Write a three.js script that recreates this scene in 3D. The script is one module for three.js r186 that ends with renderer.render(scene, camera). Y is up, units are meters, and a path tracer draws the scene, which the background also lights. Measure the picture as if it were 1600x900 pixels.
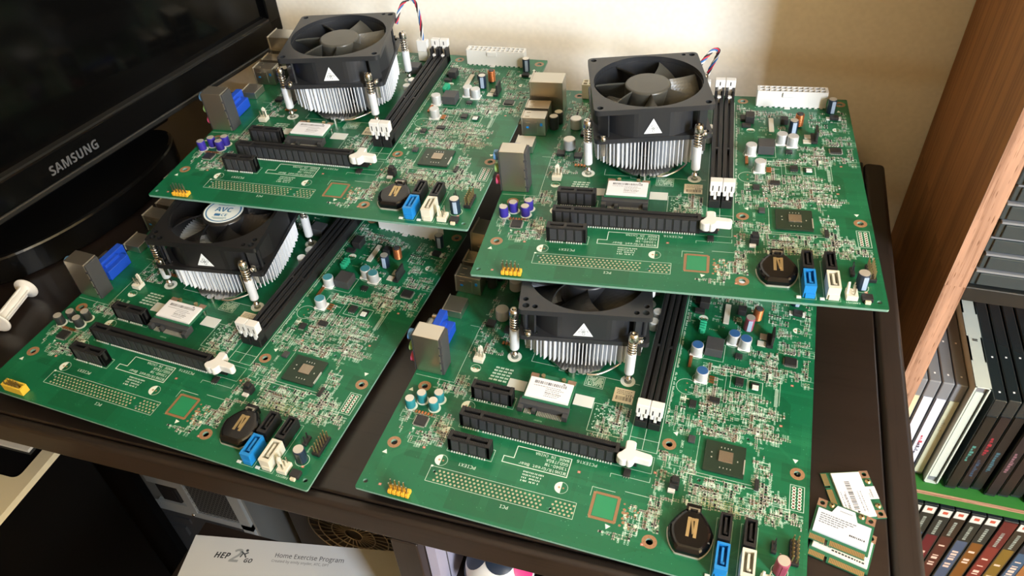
import * as THREE from 'three';
import { RoundedBoxGeometry } from 'three/addons/geometries/RoundedBoxGeometry.js';
import { mergeGeometries } from 'three/addons/utils/BufferGeometryUtils.js';
import { FontLoader } from 'three/addons/loaders/FontLoader.js';
import { TextGeometry } from 'three/addons/geometries/TextGeometry.js';
import { RectAreaLightUniformsLib } from 'three/addons/lights/RectAreaLightUniformsLib.js';

// ---------------------------------------------------------------- camera, light, exposure
// y = 0 is the top of the desk; the back wall is at negative z
const scene = new THREE.Scene();
const renderer = new THREE.WebGLRenderer({ antialias: true });
renderer.toneMapping = THREE.LinearToneMapping;
renderer.toneMappingExposure = 1.5;
renderer.shadowMap.enabled = true;

const camera = new THREE.PerspectiveCamera(40.6086, 16 / 9, 0.02, 30);
{
  const right = new THREE.Vector3(0.9595, -0.0450, -0.2781), up = new THREE.Vector3(-0.1568, 0.7348, -0.6599), back = new THREE.Vector3(0.2340, 0.6768, 0.6980);
  camera.position.set(0, 0.3876, 0);
  camera.quaternion.setFromRotationMatrix(new THREE.Matrix4().makeBasis(right, up, back));
}
scene.add(camera);

scene.background = new THREE.Color(0.75, 0.9, 1.1);          // bright overcast daylight outside the window
RectAreaLightUniformsLib.init();
const WIN = { x0: 1.44, x1: 2.0, y0: 0.4, y1: 1.6, z: 1.2 };   // window in the wall behind the camera
const daylight = new THREE.RectAreaLight(new THREE.Color(0.88, 0.96, 1.05), 52, WIN.x1 - WIN.x0, WIN.y1 - WIN.y0);
daylight.position.set((WIN.x0 + WIN.x1) / 2, (WIN.y0 + WIN.y1) / 2, WIN.z - 0.02);
daylight.lookAt(daylight.position.x, daylight.position.y, -5);
daylight.name = 'window_daylight';
daylight.castShadow = true;
scene.add(daylight);

// ---------------------------------------------------------------- small helpers
function rng(seed) { let s = seed >>> 0; return () => { s = (s + 0x6d2b79f5) | 0; let t = Math.imul(s ^ (s >>> 15), 1 | s); t = (t + Math.imul(t ^ (t >>> 7), 61 | t)) ^ t; return ((t ^ (t >>> 14)) >>> 0) / 4294967296; }; }
const used = new Map();
function numbered(n) { const k = used.get(n) || 0; used.set(n, k + 1); return k ? n + '_' + String(k).padStart(3, '0') : n; }
function tag(o, label, category, group) { o.userData.label = label; o.userData.category = category; if (group) o.userData.group = group; return o; }
function plain(list) {
  const out = [];
  for (let g of [list].flat(5)) {
    g = g.index ? g.toNonIndexed() : g.clone();
    for (const k of Object.keys(g.attributes)) if (!['position', 'normal', 'uv', 'color'].includes(k)) g.deleteAttribute(k);
    g.clearGroups(); out.push(g);
  }
  if (out.some((g) => g.attributes.color)) for (const g of out) if (!g.attributes.color) { g.setAttribute('color', new THREE.BufferAttribute(new Float32Array(g.attributes.position.count * 3).fill(1), 3)); }
  return out.length > 1 ? mergeGeometries(out) : out[0];
}
function shadows(m) { m.castShadow = true; m.receiveShadow = true; return m; }
function mesh(name, geos, mat, parent = scene) {
  const m = shadows(new THREE.Mesh(plain(geos), mat));
  m.name = parent === scene ? numbered(name) : name; parent.add(m); return m;
}
function thing(name, label, category, pos, group) {
  const o = new THREE.Group(); o.name = numbered(name); o.position.set(...pos); scene.add(o);
  return tag(o, label, category, group);
}
function paint(g, c) { const n = g.attributes.position.count, a = new Float32Array(n * 3); for (let i = 0; i < n; i++) a.set(c, i * 3); g.setAttribute('color', new THREE.BufferAttribute(a, 3)); return g; }
// boxes with uv in metres, the grain along the longest side (v)
function slab(x0, x1, y0, y1, z0, z1, r = 0, grain) {
  const w = x1 - x0, h = y1 - y0, d = z1 - z0;
  const g = r > 0 ? new RoundedBoxGeometry(w, h, d, 2, r) : new THREE.BoxGeometry(w, h, d);
  g.translate((x0 + x1) / 2, (y0 + y1) / 2, (z0 + z1) / 2);
  const ax = grain ?? (w >= h && w >= d ? 0 : h >= d ? 1 : 2), p = g.attributes.position, n = g.attributes.normal, uv = g.attributes.uv;
  for (let i = 0; i < p.count; i++) {
    const q = [p.getX(i), p.getY(i), p.getZ(i)], m = [Math.abs(n.getX(i)), Math.abs(n.getY(i)), Math.abs(n.getZ(i))];
    const face = m.indexOf(Math.max(...m)), rest = [0, 1, 2].filter((k) => k !== face);
    let v = rest.includes(ax) ? ax : rest[1]; const u = rest.find((k) => k !== v);
    uv.setXY(i, q[u] + face * 0.37, q[v]);
  }
  return g;
}
// board space, millimetres: u to the right, v away, h up
const bb = (u0, u1, v0, v1, h0, h1, r = 0) => { const g = r ? new RoundedBoxGeometry(u1 - u0, h1 - h0, v1 - v0, 1, r) : new THREE.BoxGeometry(u1 - u0, h1 - h0, v1 - v0); g.translate((u0 + u1) / 2, (h0 + h1) / 2, -(v0 + v1) / 2); return g; };
const cy = (u, v, h0, h1, r, r2 = r, seg = 20) => { const g = new THREE.CylinderGeometry(r2, r, h1 - h0, seg); g.translate(u, (h0 + h1) / 2, -v); return g; };
const lathe = (pts, u, v, seg = 24) => { const g = new THREE.LatheGeometry(pts.map(([r, h]) => new THREE.Vector2(r, h)), seg); g.translate(u, 0, -v); return g; };
const ext = (shape, h0, h1, opt = {}) => { const g = new THREE.ExtrudeGeometry(shape, { depth: h1 - h0, bevelEnabled: false, curveSegments: 10, ...opt }); g.rotateX(-Math.PI / 2); g.translate(0, h0, 0); return g; };
function poly(pts) { const s = new THREE.Shape(); pts.forEach(([x, y], i) => i ? s.lineTo(x, y) : s.moveTo(x, y)); s.closePath(); return s; }
function rrect(x0, x1, y0, y1, r) { const s = new THREE.Shape(); s.moveTo(x0 + r, y0); s.lineTo(x1 - r, y0); s.quadraticCurveTo(x1, y0, x1, y0 + r); s.lineTo(x1, y1 - r); s.quadraticCurveTo(x1, y1, x1 - r, y1); s.lineTo(x0 + r, y1); s.quadraticCurveTo(x0, y1, x0, y1 - r); s.lineTo(x0, y0 + r); s.quadraticCurveTo(x0, y0, x0 + r, y0); return s; }
const hole = (x, y, r) => new THREE.Path().absarc(x, y, r, 0, Math.PI * 2, true);
function canvas(w, h, draw) { const c = document.createElement('canvas'); c.width = w; c.height = h; draw(c.getContext('2d'), w, h); return c; }
function tex(c, srgb = true, wrap) { const t = new THREE.CanvasTexture(c); if (srgb) t.colorSpace = THREE.SRGBColorSpace; if (wrap) { t.wrapS = t.wrapT = THREE.RepeatWrapping; } t.anisotropy = 8; return t; }
function tube(pts, r, seg = 40, rs = 7) { return new THREE.TubeGeometry(new THREE.CatmullRomCurve3(pts.map((p) => new THREE.Vector3(...p))), seg, r, rs); }

// value noise that tiles
function noise2(seed, N) {
  const R = rng(seed), a = Float32Array.from({ length: N * N }, R);
  return (x, y) => { x = ((x % N) + N) % N; y = ((y % N) + N) % N; const i = Math.floor(x), j = Math.floor(y), f = x - i, g = y - j, i2 = (i + 1) % N, j2 = (j + 1) % N, s = f * f * (3 - 2 * f), t = g * g * (3 - 2 * g);
    return (a[j * N + i] * (1 - s) + a[j * N + i2] * s) * (1 - t) + (a[j2 * N + i] * (1 - s) + a[j2 * N + i2] * s) * t; };
}
function field(w, h, fn) { // DataTexture from fn(x in 0..1, y in 0..1) -> [r,g,b] sRGB 0..255
  const d = new Uint8Array(w * h * 4);
  for (let y = 0; y < h; y++) for (let x = 0; x < w; x++) { const c = fn(x / w, y / h), k = (y * w + x) * 4; d[k] = Math.max(0, Math.min(255, c[0])); d[k + 1] = Math.max(0, Math.min(255, c[1])); d[k + 2] = Math.max(0, Math.min(255, c[2])); d[k + 3] = 255; }
  const t = new THREE.DataTexture(d, w, h); t.wrapS = t.wrapT = THREE.RepeatWrapping; t.magFilter = THREE.LinearFilter; t.minFilter = THREE.LinearMipmapLinearFilter; t.generateMipmaps = true; t.colorSpace = THREE.SRGBColorSpace; t.needsUpdate = true; return t;
}
const std = (o) => new THREE.MeshStandardMaterial(o), phys = (o) => new THREE.MeshPhysicalMaterial(o);
const lin = (r, g, b) => new THREE.Color().setRGB(r, g, b);

// ---------------------------------------------------------------- materials
const nA = noise2(11, 64), nB = noise2(12, 64), nC = noise2(13, 128);
function woodTex(base, dark, grain, pores, size) {
  const t = field(256, 1024, (x, y) => {
    const w = nA(x * 8, y * 4) * 0.5 + nB(x * 32, y * 4) * 0.3 + nC(x * 128, y * 8) * 0.2;
    let k = (w - 0.5) * grain; const p = nC(x * 128 + 40, y * 16 + 9); if (p > 1 - pores) k -= (p - 1 + pores) / pores * 0.6;
    return base.map((c, i) => c + (k < 0 ? (c - dark[i]) * k * 1.6 : c * k * 0.35));
  });
  t.repeat.set(1 / size[0], 1 / size[1]); return t;
}
const M = {
  wallpaper: std({ roughness: 0.92 }), deskTop: phys({ roughness: 0.36, clearcoat: 0.25, clearcoatRoughness: 0.35 }), deskEdge: phys({ roughness: 0.45 }),
  shelfWood: std({ roughness: 0.6 }), shelfEdge: std({ roughness: 0.7 }),
  white: std({ color: lin(0.72, 0.72, 0.70), roughness: 0.45 }), ivory: std({ color: lin(0.68, 0.66, 0.56), roughness: 0.45 }), cream: std({ color: lin(0.62, 0.58, 0.44), roughness: 0.55 }),
  black: std({ color: lin(0.012, 0.012, 0.014), roughness: 0.42 }), deepBlack: phys({ color: lin(0.0022, 0.0022, 0.0024), roughness: 0.9, specularIntensity: 0.15 }), blackMatt: std({ color: lin(0.008, 0.008, 0.009), roughness: 0.7 }), slotBlack: std({ color: lin(0.012, 0.012, 0.013), roughness: 0.5 }), blackGloss: phys({ color: lin(0.006, 0.006, 0.007), roughness: 0.12 }),
  ribGrey: std({ color: lin(0.035, 0.036, 0.042), roughness: 0.5 }), fan: phys({ color: lin(0.02, 0.022, 0.026), roughness: 0.36 }), fanShaded: phys({ color: lin(0.009, 0.009, 0.01), roughness: 0.36 }), fanBlade: phys({ color: lin(0.062, 0.061, 0.052), roughness: 0.32 }),  // blade colour is paler and olive for the wall's reflection on it
  alu: std({ color: lin(0.74, 0.77, 0.81), metalness: 0.3, roughness: 0.42 }), steel: std({ color: lin(0.62, 0.6, 0.56), metalness: 1, roughness: 0.26 }), nickel: std({ color: lin(0.55, 0.53, 0.47), metalness: 1, roughness: 0.33 }), shield: std({ color: lin(0.58, 0.55, 0.48), metalness: 0.95, roughness: 0.3 }),
  gold: std({ color: lin(0.6, 0.46, 0.24), metalness: 0.9, roughness: 0.35 }), tab: std({ color: lin(0.40, 0.25, 0.17), metalness: 0.5, roughness: 0.4 }), copper: std({ color: lin(0.62, 0.24, 0.10), metalness: 0.85, roughness: 0.35 }),
  blue: std({ color: lin(0.012, 0.22, 0.6), roughness: 0.4 }), vga: std({ color: lin(0.012, 0.07, 0.5), roughness: 0.4 }), yellow: std({ color: lin(0.75, 0.4, 0.03), roughness: 0.45 }), paleYellow: std({ color: lin(0.72, 0.5, 0.05), roughness: 0.5 }),
  green: std({ color: lin(0.02, 0.36, 0.2), roughness: 0.45 }), capSilver: std({ color: lin(0.6, 0.62, 0.64), metalness: 0.35, roughness: 0.35 }), capTop: std({ color: lin(0.7, 0.68, 0.62), metalness: 0.6, roughness: 0.35 }),
  purple: std({ color: lin(0.035, 0.025, 0.27), roughness: 0.35 }), teal: std({ color: lin(0.02, 0.2, 0.23), roughness: 0.35 }), pinkCap: std({ color: lin(0.30, 0.06, 0.11), roughness: 0.4 }), navyCap: std({ color: lin(0.012, 0.025, 0.05), roughness: 0.35 }), darkCap: std({ color: lin(0.03, 0.035, 0.035), roughness: 0.3 }), capBlueTop: std({ color: lin(0.05, 0.16, 0.42), metalness: 0.3, roughness: 0.35 }), capTealTop: std({ color: lin(0.08, 0.33, 0.42), metalness: 0.3, roughness: 0.35 }), stripe: std({ color: lin(0.35, 0.45, 0.6), roughness: 0.4 }),
  chip: std({ color: lin(0.022, 0.022, 0.023), roughness: 0.4 }), substrate: phys({ color: lin(0.018, 0.035, 0.022), roughness: 0.3 }), die: std({ color: lin(0.42, 0.36, 0.28), metalness: 0.8, roughness: 0.25 }), ferrite: std({ color: lin(0.05, 0.052, 0.056), roughness: 0.5 }), pin: std({ color: lin(0.75, 0.77, 0.74), metalness: 0.2, roughness: 0.4 }), solder: std({ color: lin(0.7, 0.7, 0.66), metalness: 0.7, roughness: 0.35 }), sticker: std({ color: lin(0.58, 0.56, 0.48), roughness: 0.6 }), pad: std({ color: lin(0.66, 0.7, 0.68), roughness: 0.5 }),
  smd: std({ vertexColors: true, roughness: 0.45, metalness: 0.1 }), pcbEdge: std({ color: lin(0.16, 0.3, 0.24), roughness: 0.6 }), wlanBoard: phys({ color: lin(0.02, 0.14, 0.07), roughness: 0.35 }), jackGreen: std({ color: lin(0.25, 0.45, 0.15), roughness: 0.45 }), jackPink: std({ color: lin(0.6, 0.08, 0.18), roughness: 0.45 }), jackBlue: std({ color: lin(0.1, 0.25, 0.5), roughness: 0.45 }),
  wireRed: std({ color: lin(0.5, 0.03, 0.06), roughness: 0.5 }), wireBlue: std({ color: lin(0.03, 0.16, 0.42), roughness: 0.5 }), wireBlack: std({ color: lin(0.02, 0.02, 0.03), roughness: 0.5 }), wireWhite: std({ color: lin(0.7, 0.68, 0.68), roughness: 0.5 }),
  tvBezel: phys({ color: lin(0.003, 0.003, 0.003), roughness: 0.16, specularIntensity: 0.6 }), tvScreen: phys({ color: lin(0.002, 0.002, 0.002), roughness: 0.12, specularIntensity: 0.6 }), tvTrim: phys({ color: lin(0.016, 0.016, 0.015), roughness: 0.3 }), logo: std({ color: lin(0.12, 0.125, 0.135), roughness: 0.4, metalness: 0.3 }),
  greenShelf: std({ color: lin(0.02, 0.15, 0.022), roughness: 0.55 }), darkShelf: std({ color: lin(0.012, 0.014, 0.014), roughness: 0.4 }), jewel: phys({ color: lin(0.19, 0.205, 0.225), roughness: 0.2 }), flatCase: phys({ color: lin(0.035, 0.05, 0.056), roughness: 0.12 }), smoke: phys({ color: lin(0.016, 0.022, 0.024), roughness: 0.15 }), boxWhite: std({ color: lin(0.52, 0.58, 0.53), roughness: 0.5 }), hingeGlint: std({ color: lin(0.8, 0.8, 0.8), roughness: 0.3 }),
  caseMetal: std({ color: lin(0.26, 0.27, 0.26), metalness: 0.5, roughness: 0.5 }), room: std({ color: lin(0.66, 0.5, 0.28), roughness: 0.95 }), floor: std({ color: lin(0.26, 0.17, 0.09), roughness: 0.7 }), ceiling: std({ color: lin(0.75, 0.62, 0.4), roughness: 0.95 }),  // room and ceiling: out of view, tan to bounce warm light into the shade
  glass: phys({ color: 0xffffff, transmission: 1, thickness: 0, roughness: 0 }),
};
// wallpaper: cream with soft vertical bands of paler and tanner cream, fine weave
{
  const n1 = noise2(31, 32), n2 = noise2(32, 256);
  const t = field(512, 512, (x, y) => {
    const s = Math.pow(Math.max(0, Math.sin(x * Math.PI * 2 * 7 + Math.sin(x * Math.PI * 4) * 1.3)), 3) * 8 * (0.6 + 0.8 * n1(x * 32, y * 2)), f = (n2(x * 256, y * 256) - 0.5) * 7;
    return [245 - s * 1.3 + f, 240 - s * 1.9 + f, 228 - s * 2.9 + f];
  });
  t.repeat.set(1 / 0.6, 1 / 0.6); M.wallpaper.map = t;
  M.deskTop.map = woodTex([28, 22, 20], [15, 11, 10], 1.0, 0.2, [0.16, 0.5]); M.deskEdge.map = woodTex([37, 30, 27], [20, 15, 13], 0.9, 0.2, [0.16, 0.5]);
  M.shelfWood.map = woodTex([166, 112, 62], [104, 60, 28], 0.9, 0.14, [0.07, 0.5]); M.shelfEdge.map = woodTex([168, 130, 106], [92, 58, 38], 1.2, 0.2, [0.05, 0.16]);
}

// ---------------------------------------------------------------- the room
const struct = (name, g, m) => { const o = mesh(name, g, m); o.userData.kind = 'structure'; return o; };
const ZW = -0.656, FY = -0.8, CY = 1.75, XL = -1.9, XR = 2.3;
struct('wall_back', slab(XL, XR, FY, CY, ZW - 0.1, ZW), M.wallpaper);
struct('wall_left', slab(XL - 0.1, XL, FY, CY, ZW - 0.1, WIN.z + 0.1), M.room);
struct('wall_right', slab(XR, XR + 0.1, FY, CY, ZW - 0.1, WIN.z + 0.1), M.room);
struct('wall_front', [slab(XL, WIN.x0, FY, CY, WIN.z, WIN.z + 0.1), slab(WIN.x1, XR, FY, CY, WIN.z, WIN.z + 0.1), slab(WIN.x0, WIN.x1, FY, WIN.y0, WIN.z, WIN.z + 0.1), slab(WIN.x0, WIN.x1, WIN.y1, CY, WIN.z, WIN.z + 0.1)], M.room);
struct('floor', slab(XL - 0.1, XR + 0.1, FY - 0.1, FY, ZW - 0.1, WIN.z + 0.1), M.floor);
struct('ceiling', slab(XL - 0.1, XR + 0.1, CY, CY + 0.1, ZW - 0.1, WIN.z + 0.1), M.ceiling);
struct('unseen_partition', slab(-0.5, 0.68, FY, CY, 0.5, 0.6), M.room);  // out of view, placed to darken the left side of the desk
{
  const w = struct('window_1', [slab(WIN.x0, WIN.x0 + 0.035, WIN.y0, WIN.y1, WIN.z + 0.03, WIN.z + 0.08), slab(WIN.x1 - 0.035, WIN.x1, WIN.y0, WIN.y1, WIN.z + 0.03, WIN.z + 0.08), slab(WIN.x0, WIN.x1, WIN.y0, WIN.y0 + 0.035, WIN.z + 0.03, WIN.z + 0.08), slab(WIN.x0, WIN.x1, WIN.y1 - 0.035, WIN.y1, WIN.z + 0.03, WIN.z + 0.08)], M.white);
  mesh('window_pane', slab(WIN.x0 + 0.03, WIN.x1 - 0.03, WIN.y0 + 0.03, WIN.y1 - 0.03, WIN.z + 0.053, WIN.z + 0.056), M.glass, w);
}

// ---------------------------------------------------------------- desk
{
  const D = thing('desk', 'black-brown wooden desk carrying the four green circuit boards', 'desk', [0, 0, 0]);
  const XD0 = -1.2, XD1 = 0.134, ZF = -0.2, ZB = -0.624, T = -0.022;
  mesh('tabletop', slab(XD0, 0.1165, T, 0, ZB, ZF - 0.008, 0.0015, 0), M.deskTop, D);
  mesh('edge_strip', slab(0.1170, XD1, T, 0.0004, ZB, ZF, 0.004, 2), M.deskEdge, D);
  mesh('front_rail', slab(XD0, 0.1165, T - 0.001, 0.0002, ZF - 0.0078, ZF, 0.003, 0), M.deskEdge, D);
  mesh('side_panel', slab(0.112, 0.131, FY, T - 0.0005, ZB, ZF - 0.002, 0.001), M.deskEdge, D);
  mesh('side_panel', slab(XD0, XD0 + 0.018, FY, T - 0.0005, ZB, ZF - 0.002, 0.001), M.deskEdge, D);
  mesh('divider_panel', slab(-0.1515, -0.1345, FY, T - 0.0015, ZB, ZF + 0.0, 0.001), M.deskEdge, D);
  mesh('shelf', slab(-0.134, 0.1115, -0.119, -0.107, ZB, ZF - 0.006, 0.001), M.deskEdge, D);
  mesh('pull_out_tray', slab(-0.379, -0.153, -0.216, -0.2025, -0.262, -0.1, 0.001), M.deskEdge, D);
  mesh('back_panel', slab(-0.134, 0.1115, FY + 0.01, T - 0.001, ZB, ZB + 0.006), M.deskEdge, D);
}

// ---------------------------------------------------------------- circuit board print (shared by the four boards)
const BW = 243.8, PX = 2048 / BW;
const HOLES = [[9.1, 34.9], [10.2, 80], [164.2, 14.7], [164.5, 79.9], [236.8, 80.2], [165, 235.5], [238, 235.6], [33.6, 234.7]];
const SMALL = [[4.2, 5.6, 1.7], [239.3, 5.8, 1.7], [208.2, 96.7, 1.2], [184.2, 60.2, 1.3], [39.3, 22.8, 1.1], [108.8, 18.5, 1.1]];
// areas kept free of tiny parts: [u0, u1, v0, v1]
const KEEP = [[-2, 27, 88, 222], [38, 160, 34, 68], [38, 120, 76, 118], [34, 126, 12, 32], [50, 142, 112, 202], [139, 160, 72, 240], [168, 200, 10, 42], [195, 230, 0, 42], [182, 212, 64, 92], [171, 230, 222, 244], [126, 148, 15, 40], [14, 38, 0, 9], [160, 170, 120, 134], [5, 28, 60, 78], [72, 116, 38, 54], [166, 203, 152, 180], [223, 236, 11, 23], [12, 25, 47, 58], [170, 182, 130, 142], [165, 176, 172, 205], [182, 190, 186, 210], [196, 212, 183, 206], [205, 219, 170, 192], [222, 236, 158, 172], [226, 236, 208, 228], [195, 214, 132, 145], [190, 200, 198, 210], [34, 48, 224, 244], [17, 28, 174, 190], [32, 46, 146, 190], [126, 150, 226, 244], [166, 176, 44, 58], [233, 242, 54, 74], [231, 242, 12, 40], [30, 42, 98, 116], [170, 177, 108, 120], [0, 243, -4, 3]];
HOLES.forEach(([u, v]) => KEEP.push([u - 6, u + 6, v - 6, v + 6])); SMALL.forEach(([u, v]) => KEEP.push([u - 2.5, u + 2.5, v - 2.5, v + 2.5]));
const ZONES = [[161, 205, 180, 224, 110], [205, 241, 176, 222, 90], [160, 186, 92, 124, 90], [184, 222, 98, 130, 120], [176, 224, 142, 170, 140], [214, 242, 148, 176, 90], [180, 222, 41, 64, 100], [208, 222, 62, 92, 30], [182, 210, 90, 98, 24], [6, 38, 38, 62, 110], [6, 40, 78, 90, 40], [126, 166, 10, 52, 150], [210, 242, 8, 62, 120], [26, 56, 96, 164, 120], [27, 60, 164, 224, 120], [56, 126, 203, 241, 90], [118, 138, 70, 100, 60], [66, 84, 34, 54, 26], [160, 182, 40, 74, 60], [138, 164, 48, 76, 30], [108, 140, 100, 120, 14], [4, 60, 204, 240, 40]];
const smdGeos = [];
const pcbCanvas = canvas(2048, 2048, (c) => {
  const R = rng(77), X = (u) => u * PX, Y = (v) => 2048 - v * PX;
  c.fillStyle = '#0d6442'; c.fillRect(0, 0, 2048, 2048);
  // copper pours and runs of traces under the lacquer
  for (let i = 0; i < 46; i++) { c.fillStyle = R() < 0.5 ? 'rgba(10,78,48,0.5)' : 'rgba(46,128,86,0.22)'; const u = R() * 240, v = R() * 240, w = 8 + R() * 46, h = 6 + R() * 36; c.beginPath(); c.moveTo(X(u), Y(v)); c.lineTo(X(u + w), Y(v)); c.lineTo(X(u + w), Y(v + h * 0.7)); c.lineTo(X(u + w - h * 0.3), Y(v + h)); c.lineTo(X(u), Y(v + h)); c.fill(); }
  for (let i = 0; i < 150; i++) {
    c.strokeStyle = R() < 0.6 ? 'rgba(54,138,94,0.45)' : 'rgba(8,74,44,0.6)'; c.lineWidth = 1.6;
    let u = R() * 240, v = R() * 240; const k = 2 + Math.floor(R() * 8), a = 10 + R() * 60, d = (R() - 0.5) * 40, b = 8 + R() * 50, hz = R() < 0.5;
    for (let j = 0; j < k; j++) { const o = j * 0.75; c.beginPath(); if (hz) { c.moveTo(X(u), Y(v + o)); c.lineTo(X(u + a), Y(v + o)); c.lineTo(X(u + a + Math.abs(d)), Y(v + o + d)); c.lineTo(X(u + a + Math.abs(d) + b), Y(v + o + d)); } else { c.moveTo(X(u + o), Y(v)); c.lineTo(X(u + o), Y(v + a)); c.lineTo(X(u + o + d), Y(v + a + Math.abs(d))); c.lineTo(X(u + o + d), Y(v + a + Math.abs(d) + b)); } c.stroke(); }
  }
  // long straight runs near the front edge
  for (let j = 0; j < 9; j++) { c.strokeStyle = 'rgba(10,92,56,0.75)'; c.lineWidth = 2.4; c.beginPath(); c.moveTo(X(42 + j * 2), Y(9.2 - j * 0.8)); c.lineTo(X(150), Y(9.2 - j * 0.8)); c.lineTo(X(168), Y(8 + j * 0.6)); c.stroke(); }
  for (let i = 0; i < 1500; i++) { c.fillStyle = R() < 0.5 ? 'rgba(140,190,150,0.55)' : 'rgba(8,60,36,0.6)'; c.beginPath(); c.arc(X(R() * 243), Y(R() * 243), 1.2 + R() * 1.2, 0, 7); c.fill(); }
  const WH = '#dfe9df', CU = '#9a7455';
  const line = (pts, w = 0.25, col = WH) => { c.strokeStyle = col; c.lineWidth = w * PX; c.beginPath(); pts.forEach(([u, v], i) => i ? c.lineTo(X(u), Y(v)) : c.moveTo(X(u), Y(v))); c.stroke(); };
  const rect = (u0, u1, v0, v1, w = 0.25, col = WH) => line([[u0, v0], [u1, v0], [u1, v1], [u0, v1], [u0, v0]], w, col);
  const fill = (u0, u1, v0, v1, col = WH) => { c.fillStyle = col; c.fillRect(X(u0), Y(v1), (u1 - u0) * PX, (v1 - v0) * PX); };
  const disc = (u, v, r, col) => { c.fillStyle = col; c.beginPath(); c.arc(X(u), Y(v), r * PX, 0, 7); c.fill(); };
  const ring = (u, v, r, w, col = WH) => { c.strokeStyle = col; c.lineWidth = w * PX; c.beginPath(); c.arc(X(u), Y(v), r * PX, 0, 7); c.stroke(); };
  const text = (s, u, v, size, rot, al = 'center', font = 'monospace') => { c.save(); c.translate(X(u), Y(v)); c.rotate(rot); c.fillStyle = WH; c.font = (size * PX).toFixed(1) + 'px ' + font; c.textAlign = al; c.textBaseline = 'middle'; c.fillText(s, 0, 0); c.restore(); };
  const tri = (u, v, a, s = 1.9) => { c.fillStyle = WH; c.beginPath(); for (let i = 0; i < 3; i++) { const t = a + i * 2.094; c.lineTo(X(u + Math.cos(t) * s), Y(v + Math.sin(t) * s)); } c.fill(); };
  const free = (u, v, m = 0) => u > 2.5 && u < 241 && v > 3 && v < 241 && !KEEP.some(([a, b, d, e]) => u > a - m && u < b + m && v > d - m && v < e + m);
  // tiny parts with their print; the bodies are real boxes
  for (const [a, b, d, e, n] of ZONES) for (let i = 0; i < n * 0.72; i++) {
    // parts sit in short rows
    let u = a + R() * (b - a), v = d + R() * (e - d); const vert = R() < 0.5, run = 1 + Math.floor(R() * R() * 10), kind = R(), L = kind < 0.7 ? 1.1 : 1.9, Wd = L * 0.55, stp = Wd + 0.75;
    u = Math.round(u / 0.5) * 0.5; v = Math.round(v / 0.5) * 0.5;
    const tone = R();
    for (let k = 0; k < run; k++) {
      const uu = vert ? u + k * stp : u, vv = vert ? v : v + k * stp;
      if (!free(uu, vv, 0.4)) continue;
      const hl = L / 2 + 0.35, hw = Wd / 2 + 0.12; const du = vert ? hw : hl, dv = vert ? hl : hw;
      fill(uu - du, uu + du, vv - dv, vv + dv, '#3a6b4c'); if (vert) { fill(uu - du, uu + du, vv - dv, vv - dv + 0.5, '#a9ab98'); fill(uu - du, uu + du, vv + dv - 0.5, vv + dv, '#a9ab98'); } else { fill(uu - du, uu - du + 0.5, vv - dv, vv + dv, '#a9ab98'); fill(uu + du - 0.5, uu + du, vv - dv, vv + dv, '#a9ab98'); }
      if (R() < 0.62) { const hgt = tone < 0.45 ? 0.35 : 0.6, body = tone < 0.5 ? [0.016, 0.016, 0.018] : tone < 0.8 ? [0.13, 0.09, 0.055] : [0.22, 0.2, 0.16], en = [0.5, 0.5, 0.46];
        const P = (x0, x1, z0, z1, h, col) => smdGeos.push(paint(bb(x0, x1, z0, z1, 0, h), col));
        if (vert) { P(uu - Wd / 2, uu + Wd / 2, vv - L / 2 + 0.28, vv + L / 2 - 0.28, hgt, body); P(uu - Wd / 2, uu + Wd / 2, vv - L / 2, vv - L / 2 + 0.28, hgt + 0.03, en); P(uu - Wd / 2, uu + Wd / 2, vv + L / 2 - 0.28, vv + L / 2, hgt + 0.03, en); }
        else { P(uu - L / 2 + 0.28, uu + L / 2 - 0.28, vv - Wd / 2, vv + Wd / 2, hgt, body); P(uu - L / 2, uu - L / 2 + 0.28, vv - Wd / 2, vv + Wd / 2, hgt + 0.03, en); P(uu + L / 2 - 0.28, uu + L / 2, vv - Wd / 2, vv + Wd / 2, hgt + 0.03, en); } }
      const s = 'RCQULDJ'[Math.floor(R() * 7)] + (10 + Math.floor(R() * 980));
      if (R() < 0.97) { const tu = vert ? uu : uu + (R() < 0.5 ? -2.9 : 2.9), tv = vert ? vv + (R() < 0.5 ? 2.4 : -2.4) : vv; if (free(tu, tv, 0.2)) text(s, tu, tv, 1.3, vert ? -Math.PI / 2 : (R() < 0.6 ? Math.PI : -Math.PI / 2), 'center', 'sans-serif'); }
    }
    if (R() < 0.12 && free(u, v, 3)) rect(u - 2 - R() * 3, u + 2 + R() * 3, v - 1 - R() * 2, v + 2 + R() * 2, 0.2);
  }
  // mounting holes with copper rings, white arrows beside them
  for (const [u, v] of HOLES) { disc(u, v, 4.05, CU); ring(u, v, 4.05, 0.12, '#8b6a4c'); for (let i = 0; i < 8; i++) disc(u + 3 * Math.cos(i * 0.785 + 0.3), v + 3 * Math.sin(i * 0.785 + 0.3), 0.28, '#7d5c40'); }
  tri(6.7, 27.2, -0.6); tri(167.3, 88.8, 0.9); tri(235.4, 89, -1.57); tri(166, 24.7, -1.57); tri(3.2, 75.2, -0.6); tri(141, 17, 0.3); tri(236, 224, -0.4); tri(166, 224, 1.57, 1.5); tri(16, 47.5, 0.2, 1.2);
  // old style card slot that was never fitted: outline and four rows of plated holes
  rect(36.3, 122, 15.6, 26); fill(36, 37.4, 25.3, 26.6);
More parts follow.
